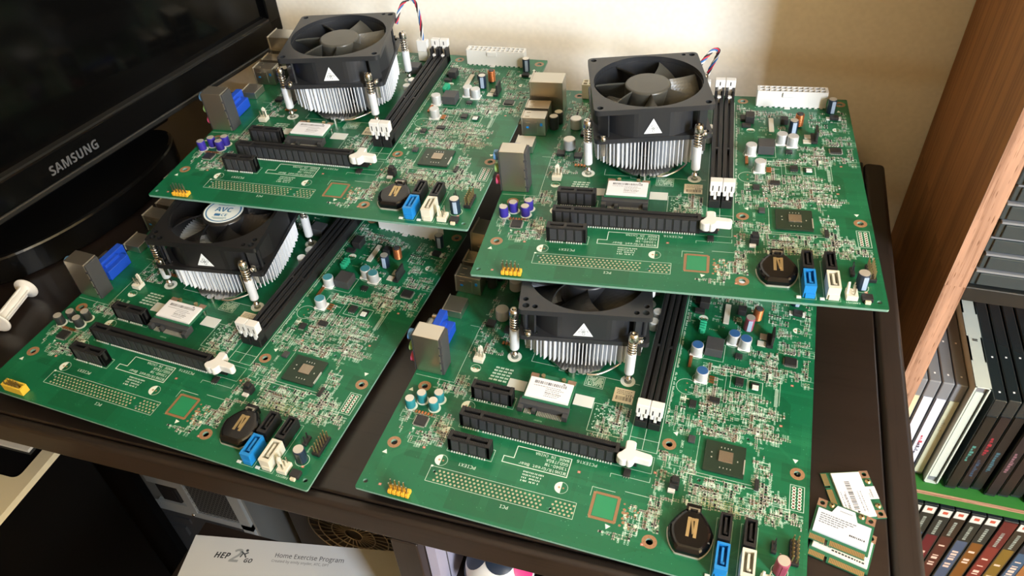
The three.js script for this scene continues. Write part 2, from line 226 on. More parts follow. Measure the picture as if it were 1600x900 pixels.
  for (let i = 0; i < 62; i++) { const k = Math.floor(i / 2), u = 41 + i * 1.27 + (i > 49 ? 2.54 : 0); if (i === 50 || i === 51) continue; const o = i % 2 ? 2.2 : 0; for (const v of [17.2 + o, 21.6 + o]) { disc(u, v, 0.62, '#e2d3b4'); disc(u, v, 0.3, '#6a5a48'); } void k; }
  text('PCI', 84.3, 12.2, 2.9, Math.PI); text('PCIEX1', 56, 31.4, 3.0, Math.PI); text('PCIEX16', 121.5, 52.8, 2.9, Math.PI); text('PCIEX1', 86, 74.3, 1.4, Math.PI);
  rect(41, 68.4, 38.2, 46.4); rect(41, 69, 78, 87); rect(41.6, 158, 56.5, 68, 0.2);
  // name block
  line([[80.2, 53.2], [112.6, 53.2], [112.6, 40.3], [74.2, 40.3], [74.2, 44.6], [80.2, 44.6], [80.2, 53.2]], 0.5);
  text('MIH61R/Great Bear', 111.6, 42.4, 2.75, Math.PI, 'left'); text('13040-1M', 111.6, 45.6, 2.75, Math.PI, 'left'); text('GGDJT$GA', 111.6, 48.6, 2.75, Math.PI, 'left'); text('MADE IN CHINA', 111.6, 51.4, 2.6, Math.PI, 'left');
  for (let i = 0; i < 4; i++) for (let u = 88; u < 101 - i; u += 0.7 + R() * 0.6) if (R() < 0.8) fill(u, u + 0.5, 36.8 - i * 2 + R() * 0.3, 38 - i * 2);
  text('X3', 222.6, 56.5, 2.2, -Math.PI / 2, 'left'); text('32.768KHZ', 222.6, 60.4, 2.2, -Math.PI / 2, 'left'); text('Y2', 171.8, 75.5, 1.9, -Math.PI / 2, 'left'); text('25MHZ', 171.8, 79.3, 1.9, -Math.PI / 2, 'left'); text('FANSYS1', 225, 3.6, 1.9, Math.PI); 
  // half white circles of capacitors that were never fitted
  const half = (u, v, r = 3.7, a = Math.PI / 2) => { ring(u, v, r, 0.22); c.fillStyle = WH; c.beginPath(); c.arc(X(u), Y(v), r * PX, a, a + Math.PI); c.fill(); disc(u - 1.2, v, 0.7, '#b09070'); disc(u + 1.2, v, 0.6, CU); };
  half(40.4, 31); half(111.4, 33.1); half(36.2, 103.2, 3.2, 0); half(170.6, 190.5, 3, Math.PI); half(232, 196, 2.6);
  half(42, 72.6, 4.2); half(37.2, 50.5, 4.2);
  ring(168, 126.7, 6.3, 0.3); disc(168, 129.5, 0.6, CU); disc(168, 123.9, 0.6, CU); fill(168.1, 169.1, 114.6, 119.4); fill(166.2, 171, 116.5, 117.5); fill(179.3, 180.3, 42, 46); fill(177.8, 181.8, 43.5, 44.5);
  // processor and memory outlines
  line([[69, 127], [69, 119.4], [88, 119.4], [88, 117], [101, 117], [101, 119.4], [140, 119.4]], 0.3); line([[141.6, 71], [141.6, 228]], 0.25); line([[158.6, 71], [158.6, 233]], 0.35); line([[150, 71], [150, 87]], 0.25); rect(141.6, 158.6, 71, 79, 0.25); 
  for (let v = 96; v < 220; v += 1) if (R() < 0.7) fill(159.6, 160.3 + R() * 0.8, v, v + 0.5);
  rect(115.7, 137, 75.9, 97.6, 0.25); for (let i = 0; i < 130; i++) { const u = 117 + R() * 17, v = 77.5 + R() * 18; fill(u, u + 0.35 + R() * 0.9, v, v + 0.35 + R() * 0.6, 'rgba(223,233,223,0.8)'); }
  rect(106.2, 118, 109.4, 118.9, 0.25); for (let v = 110.4; v < 118; v += 1.15) for (let u = 107; u < 117; u += 0.55) if (R() < 0.8) fill(u, u + 0.4, v, v + 0.8);
  for (const [u, v] of [[57.3, 120], [132, 120.4], [57.5, 194.4], [132.7, 194]]) { disc(u, v, 4.7, '#e6ece6'); disc(u, v, 2.4, '#7d8a80'); }
  for (let i = 0; i < 5; i++) for (let u = 47 + i * 0.4; u < 58; u += 3.1) for (let k = 0; k < 3; k++) fill(u + k * 0.85, u + k * 0.85 + 0.6, 97 + i * 2.6, 98.4 + i * 2.6);
  // land pattern of a chip that was never fitted
  fill(129.8, 144.4, 19.4, 21.1, CU); fill(130.6, 144, 35.2, 36.8, CU); fill(129.4, 131.1, 20.5, 36.4, CU); fill(143.2, 144.9, 20, 36, CU); c.fillStyle = '#2f8a58'; fill(131.4, 142.9, 21.4, 34.9, '#23875a');
  for (let i = 0; i < 30; i++) { for (const [p, q] of [[131 + i * 0.45, 19.4], [131 + i * 0.45, 35.2]]) fill(p, p + 0.14, q, q + 1.7, '#71502f'); for (const p of [129.4, 143.2]) fill(p, p + 1.7, 21 + i * 0.48, 21.14 + i * 0.48, '#71502f'); }
  line([[128, 33], [128, 39], [141, 39]], 0.25); line([[146, 41], [160, 41], [160, 30], [164, 30]], 0.25); line([[150, 12], [150, 16], [157, 16], [157, 32]], 0.25); line([[136, 48], [136, 50.5], [158, 50.5], [158, 54]], 0.25);
  for (let i = 0; i < 30; i++) { const u = 147 + R() * 9, v = 18 + R() * 16; disc(u, v, 0.5 + R() * 0.5, i % 3 ? CU : '#d6d8c4'); }
  for (const [u, v] of [[27.5, 36.4], [13, 6], [160, 58], [160.8, 12], [118.5, 46], [233, 13.5], [149, 63.4], [231, 146], [226, 112], [180, 102]]) { fill(u - 0.9, u + 0.9, v - 0.8, v + 0.8, '#b3685c'); disc(u, v, 0.4, '#d9b7a0'); }
  // header footprint by the right edge
  rect(233.4, 241, 55.6, 72.2, 0.3); for (let i = 0; i < 7; i++) for (const u of [235.5, 238.6]) { disc(u, 57.6 + i * 2.1, 1.15, WH); disc(u, 57.6 + i * 2.1, 0.7, '#6d4a40'); }
  // outlines of fitted parts
  rect(196.8, 205.2, 3.4, 39.4, 0.2); rect(209.6, 218.4, 3.4, 39.4, 0.2); rect(173.6, 187.6, 153.6, 169, 0.25); ring(170, 156.8, 5, 0.25); ring(191.8, 173.7, 5, 0.25); ring(199.3, 171.1, 5, 0.25); ring(175.7, 135.4, 5, 0.25); ring(230.5, 17.4, 4.2, 0.3); for (const [u, v] of [[8, 62.8], [13.3, 68.9], [23.4, 72.2], [22.4, 65.2]]) { disc(u + 0.4, v, 3.9, WH); }
  line([[181, 91], [181, 65], [213, 65]], 0.25); line([[172, 40], [172, 63], [218, 63], [218, 46]], 0.3); line([[1, 88], [27, 88], [27, 139], [20, 139]], 0.25); rect(178, 190, 144, 149, 0.25); line([[176, 128], [176, 148], [224, 150], [224, 127]], 0.25); rect(193.8, 204, 133.6, 144, 0.3); rect(204.8, 213.4, 132.4, 143, 0.3); rect(180, 191, 126, 146, 0.2);
  for (const [u, v, n, h] of [[221, 126, 14, 2.2], [216, 148, 16, 2], [38, 84, 12, 2], [212, 100, 9, 2]]) for (let i = 0; i < n; i++) fill(u, u + h, v + i * 1.05, v + i * 1.05 + 0.6, 'rgba(223,233,223,0.85)');
  for (let i = 0; i < 24; i++) fill(174 + i * 2.1, 175 + i * 2.1, 226.2 + (i % 3) * 0.2, 226.7);
  for (let j = 0; j < 5; j++) for (let i = 0; i < 22; i++) if (R() < 0.7) fill(186 + i * 1.05, 186.7 + i * 1.05, 45 + j * 1.3, 45.6 + j * 1.3, 'rgba(205,190,130,0.75)');
});
M.pcb = phys({ map: tex(pcbCanvas), roughness: 0.42, clearcoat: 0.3, clearcoatRoughness: 0.2, specularIntensity: 0.75 });

// ---------------------------------------------------------------- small printed textures
const warnTex = tex(canvas(256, 256, (c) => { // triangle with a four bladed fan
  c.fillStyle = '#e4ecf0'; c.fillRect(0, 0, 256, 256); c.strokeStyle = '#28323c'; c.lineWidth = 6; c.translate(128, 172);
  for (let i = 0; i < 4; i++) { c.rotate(Math.PI / 2); c.beginPath(); c.moveTo(0, -12); c.bezierCurveTo(-34, -34, -26, -62, -8, -60); c.bezierCurveTo(10, -62, 22, -40, 0, -12); c.stroke(); }
  c.beginPath(); c.arc(0, 0, 10, 0, 7); c.stroke();
}));
const hubTex = tex(canvas(256, 256, (c) => { c.fillStyle = '#d4dde0'; c.fillRect(0, 0, 256, 256); c.strokeStyle = '#3d6f9c'; c.lineWidth = 9; c.beginPath(); c.arc(128, 128, 112, 0, 7); c.stroke(); c.fillStyle = '#2b6a9b'; c.textAlign = 'center'; c.font = 'bold 62px sans-serif'; c.fillText('AVC', 128, 140); c.font = 'bold 36px sans-serif'; c.fillText('CE', 150, 186); c.fillRect(84, 162, 40, 24); c.fillStyle = '#54808f'; c.fillRect(78, 200, 100, 6); c.fillRect(92, 212, 72, 5); c.fillRect(70, 70, 116, 6); }));
function cardTex(seed, w, h, rot) { return tex(canvas(w, h, (c) => {
  const R = rng(seed); c.fillStyle = '#e9ebf2'; c.fillRect(0, 0, w, h); c.save(); if (rot) { c.translate(w, 0); c.rotate(Math.PI / 2); const t = w; w = h; h = t; }
  c.fillStyle = '#2e3138'; let x = w * 0.12; while (x < w * 0.86) { const b = 1 + R() * 5; c.fillRect(x, h * 0.14, b, h * 0.15); x += b + 2 + R() * 6; }
  c.font = 'bold ' + Math.round(h * 0.085) + 'px sans-serif'; c.fillText('Made in China', w * 0.42, h * 0.72);
  c.fillStyle = '#83868f'; for (let i = 0; i < 6; i++) { if (i === 3) continue; let y = h * (0.38 + i * 0.095), u = w * (i < 1 ? 0.12 : 0.42); while (u < w * (0.7 + R() * 0.2)) { const b = 3 + R() * 12; c.fillRect(u, y, b, h * 0.03); u += b + 4; } }
  c.fillStyle = '#3a3c44'; c.beginPath(); c.moveTo(w * 0.8, h * 0.04); c.lineTo(w * 0.84, h * 0.11); c.lineTo(w * 0.76, h * 0.11); c.fill(); c.restore();
})); }
const stickTex = tex(canvas(192, 192, (c) => { const R = rng(5); c.fillStyle = '#e4dfcc'; c.fillRect(0, 0, 192, 192); c.fillStyle = '#5b584c'; for (let i = 0; i < 3; i++) for (let x = 24; x < 165;) { const b = 4 + R() * 12; c.fillRect(x, 24 + i * 22, b, 9); x += b + 6; } for (let x = 24; x < 168;) { const b = 2 + R() * 5; c.fillRect(x, 108, b, 52); x += b + 2 + R() * 6; } }));
M.warn = std({ map: warnTex, roughness: 0.5 }); M.hubLabel = std({ map: hubTex, roughness: 0.5 }); M.barSticker = std({ map: stickTex, roughness: 0.6 }); M.cardLabel = std({ map: cardTex(3, 288, 192), roughness: 0.4 });
// a flat printed quad lying on a face; o = origin corner, a = edge along u of the print, b = edge along v
function quad(o, a, b, lift = 0) { const g = new THREE.BufferGeometry(), O = new THREE.Vector3(...o), A = new THREE.Vector3(...a), B = new THREE.Vector3(...b), n = A.clone().cross(B).normalize(); const P = [O, O.clone().add(A), O.clone().add(A).add(B), O.clone().add(B)].map((p) => p.addScaledVector(n, lift)); const f = []; for (const k of [0, 1, 2, 0, 2, 3]) f.push(...P[k].toArray()); g.setAttribute('position', new THREE.Float32BufferAttribute(f, 3)); g.setAttribute('uv', new THREE.Float32BufferAttribute([0, 0, 1, 0, 1, 1, 0, 0, 1, 1, 0, 1], 2)); g.computeVertexNormals(); return g; }

// ---------------------------------------------------------------- motherboard
const cache = new Map();
function part(parent, name, key, fn, mat, label) { // geometry in board millimetres, shared between the boards
  if (!cache.has(key)) { const g = plain(fn()); g.scale(0.001, 0.001, 0.001); cache.set(key, g); }
  const m = shadows(new THREE.Mesh(cache.get(key), mat)); m.name = name; if (label) m.userData.label = label; parent.add(m); return m;
}
const FA = 0.197, FU = 94.6, FV = 157; // the fan sits slightly turned on the processor
const onFan = (list) => { const g = plain(list); g.rotateY(FA); g.translate(FU, 0, -FV); return g; };
function fanFrame(kind) {
  const flange = (h0, h1) => { const s = rrect(-40, 40, -40, 40, kind === 'square' ? 2.5 : 4.5); s.holes.push(hole(0, 0, 37.9)); for (const a of [-1, 1]) for (const b of [-1, 1]) { s.holes.push(hole(a * 35.7, b * 35.7, 2.1)); if (kind === 'square') { s.holes.push(hole(a * 36.2, b * 30.2, 1.7)); s.holes.push(hole(a * 30.2, b * 36.2, 1.7)); } else if (a > 0 && b > 0) s.holes.push(hole(29.8, 36.6, 1.5)); } return ext(s, h0, h1, { curveSegments: 40 }); };
  const R0 = kind === 'square' ? 42.4 : 41.3, pts = []; for (let i = 0; i < 96; i++) { const t = (i / 96) * Math.PI * 2, r = Math.min(R0, 39.5 / Math.max(Math.abs(Math.cos(t)), Math.abs(Math.sin(t)))); pts.push([r * Math.cos(t), r * Math.sin(t)]); }
  const d = poly(pts); d.holes.push(hole(0, 0, 37.4));
  const g = [flange(30, 33.4), flange(51.6, 55.3), ext(d, 33.2, 51.8, { curveSegments: 40 })];
  for (const a of [-1, 1]) for (const b of [-1, 1]) { const p = new THREE.BoxGeometry(1.4, 19, 9); p.rotateY(Math.PI / 4 * (a * b > 0 ? 1 : -1)); p.translate(a * 33.2, 42.5, -b * 33.2); g.push(p); const q = new THREE.CylinderGeometry(1.6, 1.6, 19, 10); q.translate(a * 36.5, 42.5, -b * 32); if (kind === 'square') g.push(q); }
  // struts and motor seat at the bottom
  for (let i = 0; i < 4; i++) { const s = new THREE.BoxGeometry(24, 2.2, 3); s.translate(26, 31.6, 0); s.rotateY(0.5 + i * Math.PI / 2); g.push(s); }
  const c = new THREE.CylinderGeometry(16, 16, 2.5, 32); c.translate(0, 31.4, 0); g.push(c);
  return onFan(g);
}
function rotor(n, sweep, a0, curl) {
  const g = [new THREE.LatheGeometry([[0.01, 53.6], [14.2, 53.4], [15.6, 52.8], [16.1, 51.6], [16.2, 35], [0.01, 34.6]].reverse().map(([r, h]) => new THREE.Vector2(r, h)), 48)];
  for (let k = 0; k < n; k++) {
    const NR = 8, NT = 7, top = [], bot = [];
    for (let i = 0; i <= NR; i++) for (let j = 0; j <= NT; j++) { const s = i / NR, t = j / NT, r = 15.8 + s * 20.6, a = a0 + (k / n) * Math.PI * 2 + (t - 0.5) * sweep * (1 + 0.12 * s) + curl * s * s, h = 36.4 + Math.pow(t, 0.8) * (16 - 1.2 * s), x = r * Math.cos(a), z = -r * Math.sin(a); top.push([x, h + 0.6, z]); bot.push([x, h - 0.6, z]); }
    const P = [], tri = (a, b, c) => P.push(...a, ...b, ...c), id = (i, j) => i * (NT + 1) + j;
    for (let i = 0; i < NR; i++) for (let j = 0; j < NT; j++) { const a = id(i, j), b = id(i + 1, j), c = id(i + 1, j + 1), d = id(i, j + 1); tri(top[a], top[b], top[c]); tri(top[a], top[c], top[d]); tri(bot[a], bot[c], bot[b]); tri(bot[a], bot[d], bot[c]); }
    const rim = []; for (let i = 0; i <= NR; i++) rim.push(id(i, 0)); for (let j = 1; j <= NT; j++) rim.push(id(NR, j)); for (let i = NR - 1; i >= 0; i--) rim.push(id(i, NT)); for (let j = NT - 1; j > 0; j--) rim.push(id(0, j));
    for (let q = 0; q < rim.length; q++) { const a = rim[q], b = rim[(q + 1) % rim.length]; tri(bot[a], bot[b], top[b]); tri(bot[a], top[b], top[a]); }
    const b = new THREE.BufferGeometry(); b.setAttribute('position', new THREE.Float32BufferAttribute(P, 3)); b.setAttribute('uv', new THREE.Float32BufferAttribute(new Float32Array(P.length / 3 * 2), 2)); b.computeVertexNormals(); g.push(b);
  }
  return onFan(g);
}
function heatsink() {
  const g = [], core = new THREE.CylinderGeometry(19, 19, 25, 40); core.translate(0, 17.4, 0); g.push(core);
  const n = 100;
  for (let i = 0; i < n; i++) { const t = (i / n) * Math.PI * 2, R = Math.min(38.2 / Math.max(Math.abs(Math.cos(t)), Math.abs(Math.sin(t))), 45.8) - (i % 2 ? 0.6 : 0), h0 = 6.4 + Math.max(0, R - 38) * 0.45, f = new THREE.BoxGeometry(R - 18, 29.9 - h0, 0.62); f.translate((R + 18) / 2, (29.9 + h0) / 2, 0); f.rotateY(t); g.push(f); }
  return onFan(g);
}
const SCREWS = [[57.3, 120], [132, 120.4], [57.5, 194.4], [132.7, 194]];
function spring(u, v, h0, h1, r, turns) { const p = []; for (let i = 0; i <= turns * 12; i++) { const t = i / 12 * Math.PI * 2, k = i / (turns * 12); p.push([u + r * Math.cos(t), h0 + (h1 - h0) * k, -v + r * Math.sin(t)]); } return tube(p, 0.62, turns * 12, 5); }
const leg = (list) => list; void leg;

function gullwing(u, v, w, d, h, nu, nv) { const g = []; for (const s of [-1, 1]) { for (let i = 0; i < nu; i++) { const x = u - w / 2 + (i + 0.5) * w / nu; g.push(bb(x - 0.16, x + 0.16, v + s * (d / 2 + 0.45) - 0.45, v + s * (d / 2 + 0.45) + 0.45, 0.02, 0.45)); } for (let i = 0; i < nv; i++) { const y = v - d / 2 + (i + 0.5) * d / nv; g.push(bb(u + s * (w / 2 + 0.45) - 0.45, u + s * (w / 2 + 0.45) + 0.45, y - 0.16, y + 0.16, 0.02, 0.45)); } } return g; }
function cap(root, key, u, v, r, h, body, top, label, base) {
  const c = part(root, 'capacitor', 'cap' + key, () => lathe([[0.01, 0.3], [r * 0.96, 0.3], [r, 0.6], [r, h - 0.5], [r * 0.93, h], [0.01, h]], u, v), body, label);
  part(c, 'capacitor_top', 'capt' + key, () => cy(u, v, h, h + 0.12, r * 0.88, r * 0.88, 24), top);
  if (base) part(c, 'capacitor_base', 'capb' + key, () => bb(u - r * 1.03, u + r * 1.03, v - r * 1.03, v + r * 1.03, 0, 0.9, 0.25), base);
  return c;
}
function pcieSlot(root, key, u0, u1, v0, v1, h, keyU) {
  const vm = (v0 + v1) / 2;
  const s = part(root, 'expansion_slot', 'ps' + key, () => { const g = [bb(u0, u1, v0, vm - 0.85, 0.2, h, 0.25), bb(u0, u1, vm + 0.85, v1, 0.2, h, 0.25), bb(u0, u1, v0 + 0.5, v1 - 0.5, 0.2, 4), bb(u0, u0 + 2.2, v0, v1, 0.2, h + 0.3, 0.2), bb(u1 - 2.2, u1, v0, v1, 0.2, h + 0.3, 0.2), bb(keyU - 0.9, keyU + 0.9, v0 + 0.3, v1 - 0.3, 0.2, h + 0.2)]; for (let u = u0 + 2.8; u < u1 - 2.6; u += 1) for (const [a, b] of [[v0 + 0.35, vm - 1.1], [vm + 1.1, v1 - 0.35]]) g.push(bb(u - 0.22, u + 0.22, a, b, h - 0.1, h + 0.28)); return g; }, M.slotBlack);
  part(s, 'slot_rib', 'psr' + key, () => { const g = []; const n = Math.max(3, Math.round((u1 - u0 - 4) / 5.2)), st = (u1 - u0 - 4) / n; for (let i = 0; i < n; i++) g.push(bb(u0 + 2.4 + i * st, u0 + 2 + (i + 1) * st - 0.9, v0 - 0.32, v0 + 0.4, 1.6, h - 1, 0.15)); return g; }, M.ribGrey);
  part(s, 'slot_pin', 'psp' + key, () => { const g = []; for (let u = u0 + 2.6; u < u1 - 2.4; u += 1.55) if (Math.abs(u - keyU) > 1.3) g.push(bb(u - 0.34, u + 0.34, v0 - 1.25, v0 - 0.5, 0, 0.8), bb(u - 0.25, u + 0.25, v1 + 0.4, v1 + 0.8, 0, 0.6)); return g; }, M.pin);
  return s;
}
function dataPort(root, key, u0, u1, v0, v1, h, mat) {
  const wall = 1.15;
  const p = part(root, 'data_port', 'dp' + key, () => { const s = rrect(u0, u1, v0, v1, 0.4); const q = new THREE.Path(); q.moveTo(u0 + wall, v0 + 2.2); q.lineTo(u0 + wall, v1 - 1.4); q.lineTo(u1 - wall, v1 - 1.4); q.lineTo(u1 - wall, v0 + 2.2); q.closePath(); s.holes.push(q); const g = [ext(s, 0.2, h), bb(u0 + 0.3, u1 - 0.3, v0 + 0.3, v1 - 0.3, 0.2, 2.5)]; g.push(bb(u0 + 1.2, u1, v0 - 0.7, v0 + 0.2, 0.2, h * 0.4, 0.15)); return g; }, mat);
  part(p, 'port_tongue', 'dpt' + key, () => { const um = (u0 + u1) / 2; return [bb(um - 0.6, um + 0.6, v0 + 3.6, v1 - 2.6, 2.4, h - 0.5), bb(um - 0.6, um + 1.5, v0 + 3.6, v0 + 4.8, 2.4, h - 0.5)]; }, mat);
  return p;
}
function memorySlot(root, key, u0, u1) {
  const um = (u0 + u1) / 2, V0 = 86.8, V1 = 233;
  const s = part(root, 'memory_slot', 'ms' + key, () => [bb(u0, um - 0.75, V0 + 6, V1 - 6, 0.2, 8.4, 0.3), bb(um + 0.75, u1, V0 + 6, V1 - 6, 0.2, 8.4, 0.3), bb(u0 + 0.4, u1 - 0.4, V0 + 6, V1 - 6, 0.2, 4.2), bb(u0 + 1.1, u0 + 1.7, V0 + 9, V1 - 9, 8.2, 8.75), bb(u1 - 1.7, u1 - 1.1, V0 + 9, V1 - 9, 8.2, 8.75), bb(u0, u1, V0, V0 + 7.5, 0.2, 6.2, 0.3), bb(u0, u0 + 1.5, V0 + 0.6, V0 + 7.5, 0.2, 12.5, 0.3), bb(u1 - 1.5, u1, V0 + 0.6, V0 + 7.5, 0.2, 12.5, 0.3), bb(u0, u1, V1 - 8, V1 - 0.6, 0.2, 6.2, 0.3), bb(u0, u0 + 1.7, V1 - 9, V1, 0.2, 14.4, 0.3), bb(u1 - 1.7, u1, V1 - 9, V1, 0.2, 14.4, 0.3), bb(u0, u1, V1 - 2, V1, 0.2, 10, 0.3), bb(um - 1, um + 1, 148, 150, 0.2, 8.6)], M.slotBlack);
  part(s, 'slot_latch', 'msf' + key, () => [bb(u0 - 0.3, u1 + 0.3, V0 - 0.2, V0 + 5.4, 13, 21, 0.4), bb(u0 + 0.3, u0 + 2.5, V0 - 0.3, V0 + 4.6, 10, 14.4, 0.4), bb(u1 - 2.5, u1 - 0.3, V0 - 0.3, V0 + 4.6, 10, 14.4, 0.4), bb(um - 0.9, um + 0.9, V0 + 0.6, V0 + 4, 6.5, 16, 0.3)], M.white);
  part(s, 'slot_latch', 'msr' + key, () => [bb(u0 - 0.2, u1 + 0.2, V1 - 3.4, V1 + 1.6, 14.2, 20.6, 0.5), bb(um - 1.5, um + 1.5, V1 - 9.4, V1 - 6, 4, 9.5, 0.4), bb(um - 1.4, um + 1.4, V1 - 4.4, V1 + 0.4, 5, 15, 0.4)], M.white);
  [bb(um - 0.35, um + 0.35, V1 - 3.55, V1 - 3.3, 16, 19), bb(u0 + 1.3, u0 + 2, V0 - 0.26, V0, 13.8, 18), bb(u1 - 2, u1 - 1.3, V0 - 0.26, V0, 13.8, 18)].forEach((g, i) => part(s, 'latch_slit', 'msl' + key + i, () => g, M.black));
}
function fanHeader(root, key, u0, v0, w, d, turn, n) {
  const h = part(root, 'fan_header', 'fh' + key, () => { const g = [bb(u0, u0 + w, v0, v0 + d, 0.2, 3.6, 0.3)]; const s = turn ? poly([[v0 + d * 0.25, 0.2], [v0 + d * 0.85, 0.2], [v0 + d * 0.75, 9], [v0 + d * 0.55, 11], [v0 + d * 0.4, 9]]) : poly([[u0 + w * 0.2, 0.2], [u0 + w * 0.8, 0.2], [u0 + w * 0.72, 9.6], [u0 + w * 0.5, 10.8], [u0 + w * 0.3, 9.6]]); const e = new THREE.ExtrudeGeometry(s, { depth: 1.1, bevelEnabled: false }); if (turn) { e.rotateY(Math.PI / 2); e.translate(u0 + 0.1, 0, 0); } else e.translate(0, 0, -(v0 + d)); g.push(e); return g; }, M.ivory);
  part(h, 'header_pin', 'fhp' + key, () => { const g = []; for (let i = 0; i < n; i++) { const t = (i + 0.6) / n; g.push(turn ? bb(u0 + w * 0.6, u0 + w * 0.6 + 0.6, v0 + d * t - 0.3, v0 + d * t + 0.3, 3.5, 9) : bb(u0 + w * t - 0.3, u0 + w * t + 0.3, v0 + d * 0.4, v0 + d * 0.4 + 0.6, 3.5, 9)); } return g; }, M.nickel);
}

function motherboard(label, v, pos, ex, ey, ez) {
  const root = thing('motherboard', label, 'motherboard', pos, 'green computer motherboards on the desk');
  root.quaternion.setFromRotationMatrix(new THREE.Matrix4().makeBasis(new THREE.Vector3(...ex).normalize(), new THREE.Vector3(...ey).normalize(), new THREE.Vector3(...ez).normalize()));
  const p = (name, key, fn, mat, lab) => part(root, name, key, fn, mat, lab);
  // --- board
  if (!cache.has('pcb')) {
    const s = rrect(0, BW, 0, BW, 1.5); for (const [u, q] of HOLES) s.holes.push(hole(u, q, 1.95)); for (const [u, q, r] of SMALL) s.holes.push(hole(u, q, r * 0.8));
    const g = ext(s, -1.6, 0), a = g.attributes.uv; g.scale(0.001, 0.001, 0.001); const P = g.attributes.position; for (let i = 0; i < a.count; i++) a.setXY(i, P.getX(i) / 0.2438, -P.getZ(i) / 0.2438); cache.set('pcb', g);
  }
  const board = shadows(new THREE.Mesh(cache.get('pcb'), [M.pcb, M.pcbEdge])); board.name = 'circuit_board'; root.add(board);
  const tiny = p('surface_parts', 'smd', () => smdGeos, M.smd); tiny.userData.kind = 'stuff';
  const joints = p('solder_joints', 'joints', () => { const R = rng(9), g = []; for (let i = 0; i < 420; i++) { const u = 4 + R() * 235, w = 4 + R() * 235; g.push(cy(u, w, -2.4, -1.6, 0.25, 0.5, 5)); } return g; }, M.solder); joints.userData.kind = 'stuff';
  p('cooler_backplate', 'bpl', () => [bb(52, 138, 114, 200, -2.6, -1.6, 0.4), ...SCREWS.map(([u, w]) => cy(u, w, -5.2, -1.6, 3.4))], M.black);
  // --- rear ports, along the left edge
  const aud = p('audio_port_block', 'aud', () => [bb(0.2, 17.6, 91.2, 103.6, 0.2, 32.4, 0.3), bb(-0.2, 9, 92, 105.4, 0.2, 30.4, 0.3)], M.shield);
  part(aud, 'port_housing', 'audh', () => [bb(17.5, 19.2, 91.6, 103.4, 0.2, 31.6, 0.3), bb(-1, 0.4, 91.6, 103.2, 0.2, 31.4, 0.3), ...[4, 11, 18, 25].map((h) => bb(17, 19.5, 91, 91.7, h, h + 1.4))], M.ferrite);
  [[6, M.jackPink], [16, M.jackGreen], [26, M.jackBlue]].forEach(([h, m], i) => part(aud, 'audio_jack', 'jack' + i, () => { const g = new THREE.CylinderGeometry(3.6, 3.6, 4, 18); g.rotateZ(Math.PI / 2); g.translate(-2.6, h, -97.4); return g; }, m));
  const vg = p('video_port', 'vga', () => [bb(-0.4, 5, 105.8, 136.6, 0.2, 12.4, 0.5), bb(4.8, 12.4, 110, 131.4, 0.2, 8.4, 0.5), bb(4.6, 8, 113, 128, 8, 10.6, 0.5)], M.vga);
  part(vg, 'port_flange', 'vgaf', () => bb(-6, -0.4, 112.6, 129.6, 2.2, 10.6, 2), M.nickel);
  part(vg, 'port_nut', 'vgan', () => [[108.6], [133.6]].map(([w]) => { const g = new THREE.CylinderGeometry(2.3, 2.3, 5, 6); g.rotateZ(Math.PI / 2); g.translate(-2.4, 6.3, -w); return g; }), M.steel);
  const hd = p('digital_video_port', 'hdmi', () => [bb(-1.5, 12, 142.4, 157.6, 0.2, 6.2, 0.3), bb(-1.9, -1.3, 141.8, 158.2, 0.2, 6.7, 0.2)], M.shield);
  part(hd, 'port_opening', 'hdmio', () => bb(-2.1, -1.8, 143.4, 156.6, 1.2, 5.4), M.black);
  const usb = (key, v0, v1) => { const u = p('usb_port', 'usb' + key, () => [bb(-1, 17.2, v0, v1, 0.2, 15.2, 0.3), bb(-1.7, -0.8, v0 - 0.6, v1 + 0.6, 0.2, 15.9, 0.3), bb(1.4, 4.6, v0 + 2.4, v0 + 3.2, 15.1, 15.5), bb(1.4, 4.6, v1 - 3.4, v1 - 2.6, 15.1, 15.5), bb(2, 5, v0 - 0.35, v0 + 0.2, 10.6, 11.2), bb(9, 11, v0 - 0.35, v0 + 0.2, 2, 12)], M.shield); part(u, 'port_opening', 'usbo' + key, () => [bb(-1.9, -1.6, v0 + 0.8, v1 - 0.8, 1.6, 6.6), bb(-1.9, -1.6, v0 + 0.8, v1 - 0.8, 8.8, 13.8)], M.blackMatt); part(u, 'port_insert', 'usbi' + key, () => [bb(2.2, 4.2, v0 - 0.2, v0 + 0.2, 6.4, 7.8), bb(13.2, 15, v0 - 0.2, v0 + 0.2, 8.6, 11)], M.blue); };
  usb('a', 168.4, 180.4); usb('b', 184.4, 196.8);
  const lan = p('network_port', 'lan', () => [bb(0, 25.6, 201.2, 218.6, 0.2, 28.4, 0.4), bb(-0.9, 0.2, 200.4, 219.4, 0.2, 29, 0.3), bb(4, 21, 200.9, 201.4, 16, 16.6), bb(2, 12, 218.4, 219, 6, 24)], M.shield);
  part(lan, 'port_opening', 'lano', () => [bb(-1.1, -0.8, 203, 216.8, 16.4, 27), bb(-1.1, -0.8, 203, 216.8, 2, 7), bb(-1.1, -0.8, 203, 216.8, 9, 14)], M.blackMatt);
  // --- capacitors
  const audioCap = v.audio, top4 = M.capTop;
  [[8, 62.8], [13.3, 68.9], [23.4, 72.2], [22.4, 65.2]].forEach(([u, w], i) => cap(root, 'au' + i, u, w, 3.1, 7.6, audioCap, v.audioTop || top4));
  [[170, 156.8], [191.8, 173.7], [199.3, 171.1], [175.7, 135.4]].forEach(([u, w], i) => cap(root, 'sv' + i, u, w, 3.9, 8.2, M.capSilver, v.silverTop, null, M.white));
